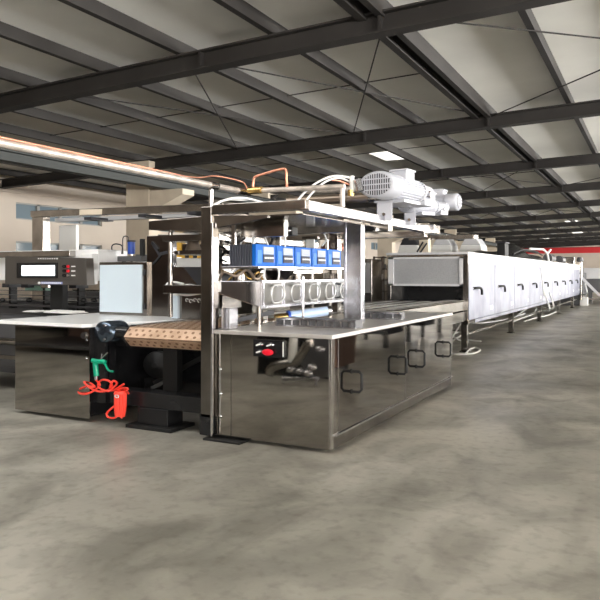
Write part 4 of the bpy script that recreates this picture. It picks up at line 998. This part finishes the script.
for (x_, y_, h_, lb) in ((.40, 11.9, .75, 'black framed bench mirrored in the cabinet doors, nearer one'), (.45, 14.2, .8, 'black framed bench mirrored in the cabinet doors, farther one')):
    f_ = thing('work_bench', lb, 'bench', (x_, y_, 0))
    MB().box(x_-.4, x_+.6, y_-.7, y_+.7, h_, h_+.06).build('bench_top', M['machgrey'], f_)
    for sx in (-.36, .5):
        for sy in (-.64, .58): MB().box(x_+sx, x_+sx+.07, y_+sy, y_+sy+.07, 0, h_).build('leg', M['black'], f_)
    MB().box(x_-.36, x_+.55, y_-.6, y_-.55, .3, .36).build('stretcher', M['black'], f_)
    MB().box(x_-.34, x_+.5, y_-.5, y_+.2, .22, .62).build('drawer_box', M['dark'], f_, .01)
sidem = [(3.6, 5.0, 1.4, 4.0, 1.0, 'machgrey', 'dark parked machine right of the camera, nearest of three'), (3.8, 11.5, 1.4, 5.0, 1.1, 'darksteel', 'dark steel machine right of the camera, middle of three'), (4.0, 19, 1.4, 6.0, 1.0, 'machgrey', 'dark parked machine at the right side of the aisle, farthest of three')]
for (x_, y_, w_, l_, h_, mm, lb) in sidem:
    f_ = thing('parked_machine', lb, 'machine', (x_, y_, 0))  # unseen generic machines, added so the polished steel reflects something dark
    MB().box(x_-w_/2, x_+w_/2, y_-l_/2, y_+l_/2, .15, h_).build('body', M[mm], f_, .03)
    MB().box(x_-w_/2-.02, x_-w_/2, y_-l_/2+.3, y_+l_/2-.3, .3, h_-.15).build('door', M['steel'], f_, .01)
    for sy in (-1, 1): MB().box(x_-w_/2+.1, x_+w_/2-.1, y_+sy*(l_/2-.3)-.1, y_+sy*(l_/2-.3)+.1, 0, .15).build('foot', M['blackmat'], f_)

for (x_, y_, w_, l_, h_, lb) in ((-8.6, .2, 2.4, 1.4, 1.9, 'dark storage rack left of the camera, nearest the side cabinet'), (-6.5, -4.2, 4.5, 1.2, 2.6, 'tall dark storage rack behind the camera at left'), (-12.0, -3.0, 3.5, 1.6, 2.6, 'tall dark storage rack by the left columns behind the camera'), (-1.0, -6.5, 4.0, 1.0, 2.2, 'dark storage rack behind the camera at centre')):
    f_ = thing('storage_rack', lb, 'rack', (x_, y_, 0), 'storage racks behind the camera')  # unseen racks, added to darken what the front steel faces reflect
    MB().box(x_-w_/2, x_+w_/2, y_-l_/2, y_-l_/2+.04, 0, h_).build('back_sheet', M['brown'], f_)
    for k in range(4):
        MB().box(x_-w_/2, x_+w_/2, y_-l_/2, y_+l_/2, .1+k*(h_-.15)/3, .14+k*(h_-.15)/3).build('shelf_board', M['machgrey'], f_)
    for sx in (-1, 1):
        for sy in (-1, 1): MB().box(x_+sx*w_/2-.05, x_+sx*w_/2+.05, y_+sy*l_/2-.05, y_+sy*l_/2+.05, 0, h_).build('upright', M['black'], f_)
# ---------------------------------------------------------------- light
def area(name, loc, rot, sx, sy, power, col):
    l = bpy.data.lights.new(name, 'AREA'); l.shape = 'RECTANGLE'; l.size = sx; l.size_y = sy; l.energy = power; l.color = col
    o = bpy.data.objects.new(name, l); o.location = loc; o.rotation_euler = rot; C.objects.link(o); return o
w = bpy.data.worlds.new('daylight'); S.world = w; w.use_nodes = True
w.node_tree.nodes['Background'].inputs[0].default_value = (.92,.96,1,1); w.node_tree.nodes['Background'].inputs[1].default_value = 2.2
for i, p in enumerate(piers[:-1]):
    area('window_daylight', (XR-.05, p+3.5, 2.3), (0, PI/2+1.15, 0), 3.0, 4.8, 1900, (1,.98,.95))
area('doorway_daylight', (2, YB+.2, 2.0), (PI/2, 0, 0), 10, 3.2, 800, (1,.98,.95))
n += 1
zs = roofh(-6) + .1
struct(MB().box(-8.2, -4.0, 1.2, 3.8, roofh(-6)+.21, roofh(-6)+.23).build('window_%d' % n, M['rooflight']))  # glowing sheet added above the view to go with the lamp below
area('roof_light_daylight', (-6.1, 2.5, zs), (0, 0, 0), 4.2, 2.6, 130, (1,.99,.97))  # lamp added out of view to brighten the worktop and housing tops
# daylight from windows in the left wall
for (a, b) in []:
    area('left_window_daylight', (XL+.1, (a+b)/2, (zu0+zu1)/2), (0, -PI/2, 0), .4, b-a, 300, (.95,.98,1))

cam = bpy.data.cameras.new('camera'); co = bpy.data.objects.new('camera', cam); C.objects.link(co)
co.location = (0, 0, H); co.rotation_euler = (PI/2, 0, YAW)
cam.sensor_width = 36; cam.lens = 36*FPX/600; cam.shift_y = -26/600; cam.clip_end = 300
S.camera = co
S.view_settings.view_transform = 'Standard'; S.view_settings.look = 'None'
S.view_settings.exposure = 0.5; S.view_settings.gamma = 1.0; S.view_settings.use_curve_mapping = False
S.cycles.use_denoising = True
S.cycles.max_bounces = 10; S.cycles.diffuse_bounces = 5; S.cycles.glossy_bounces = 6
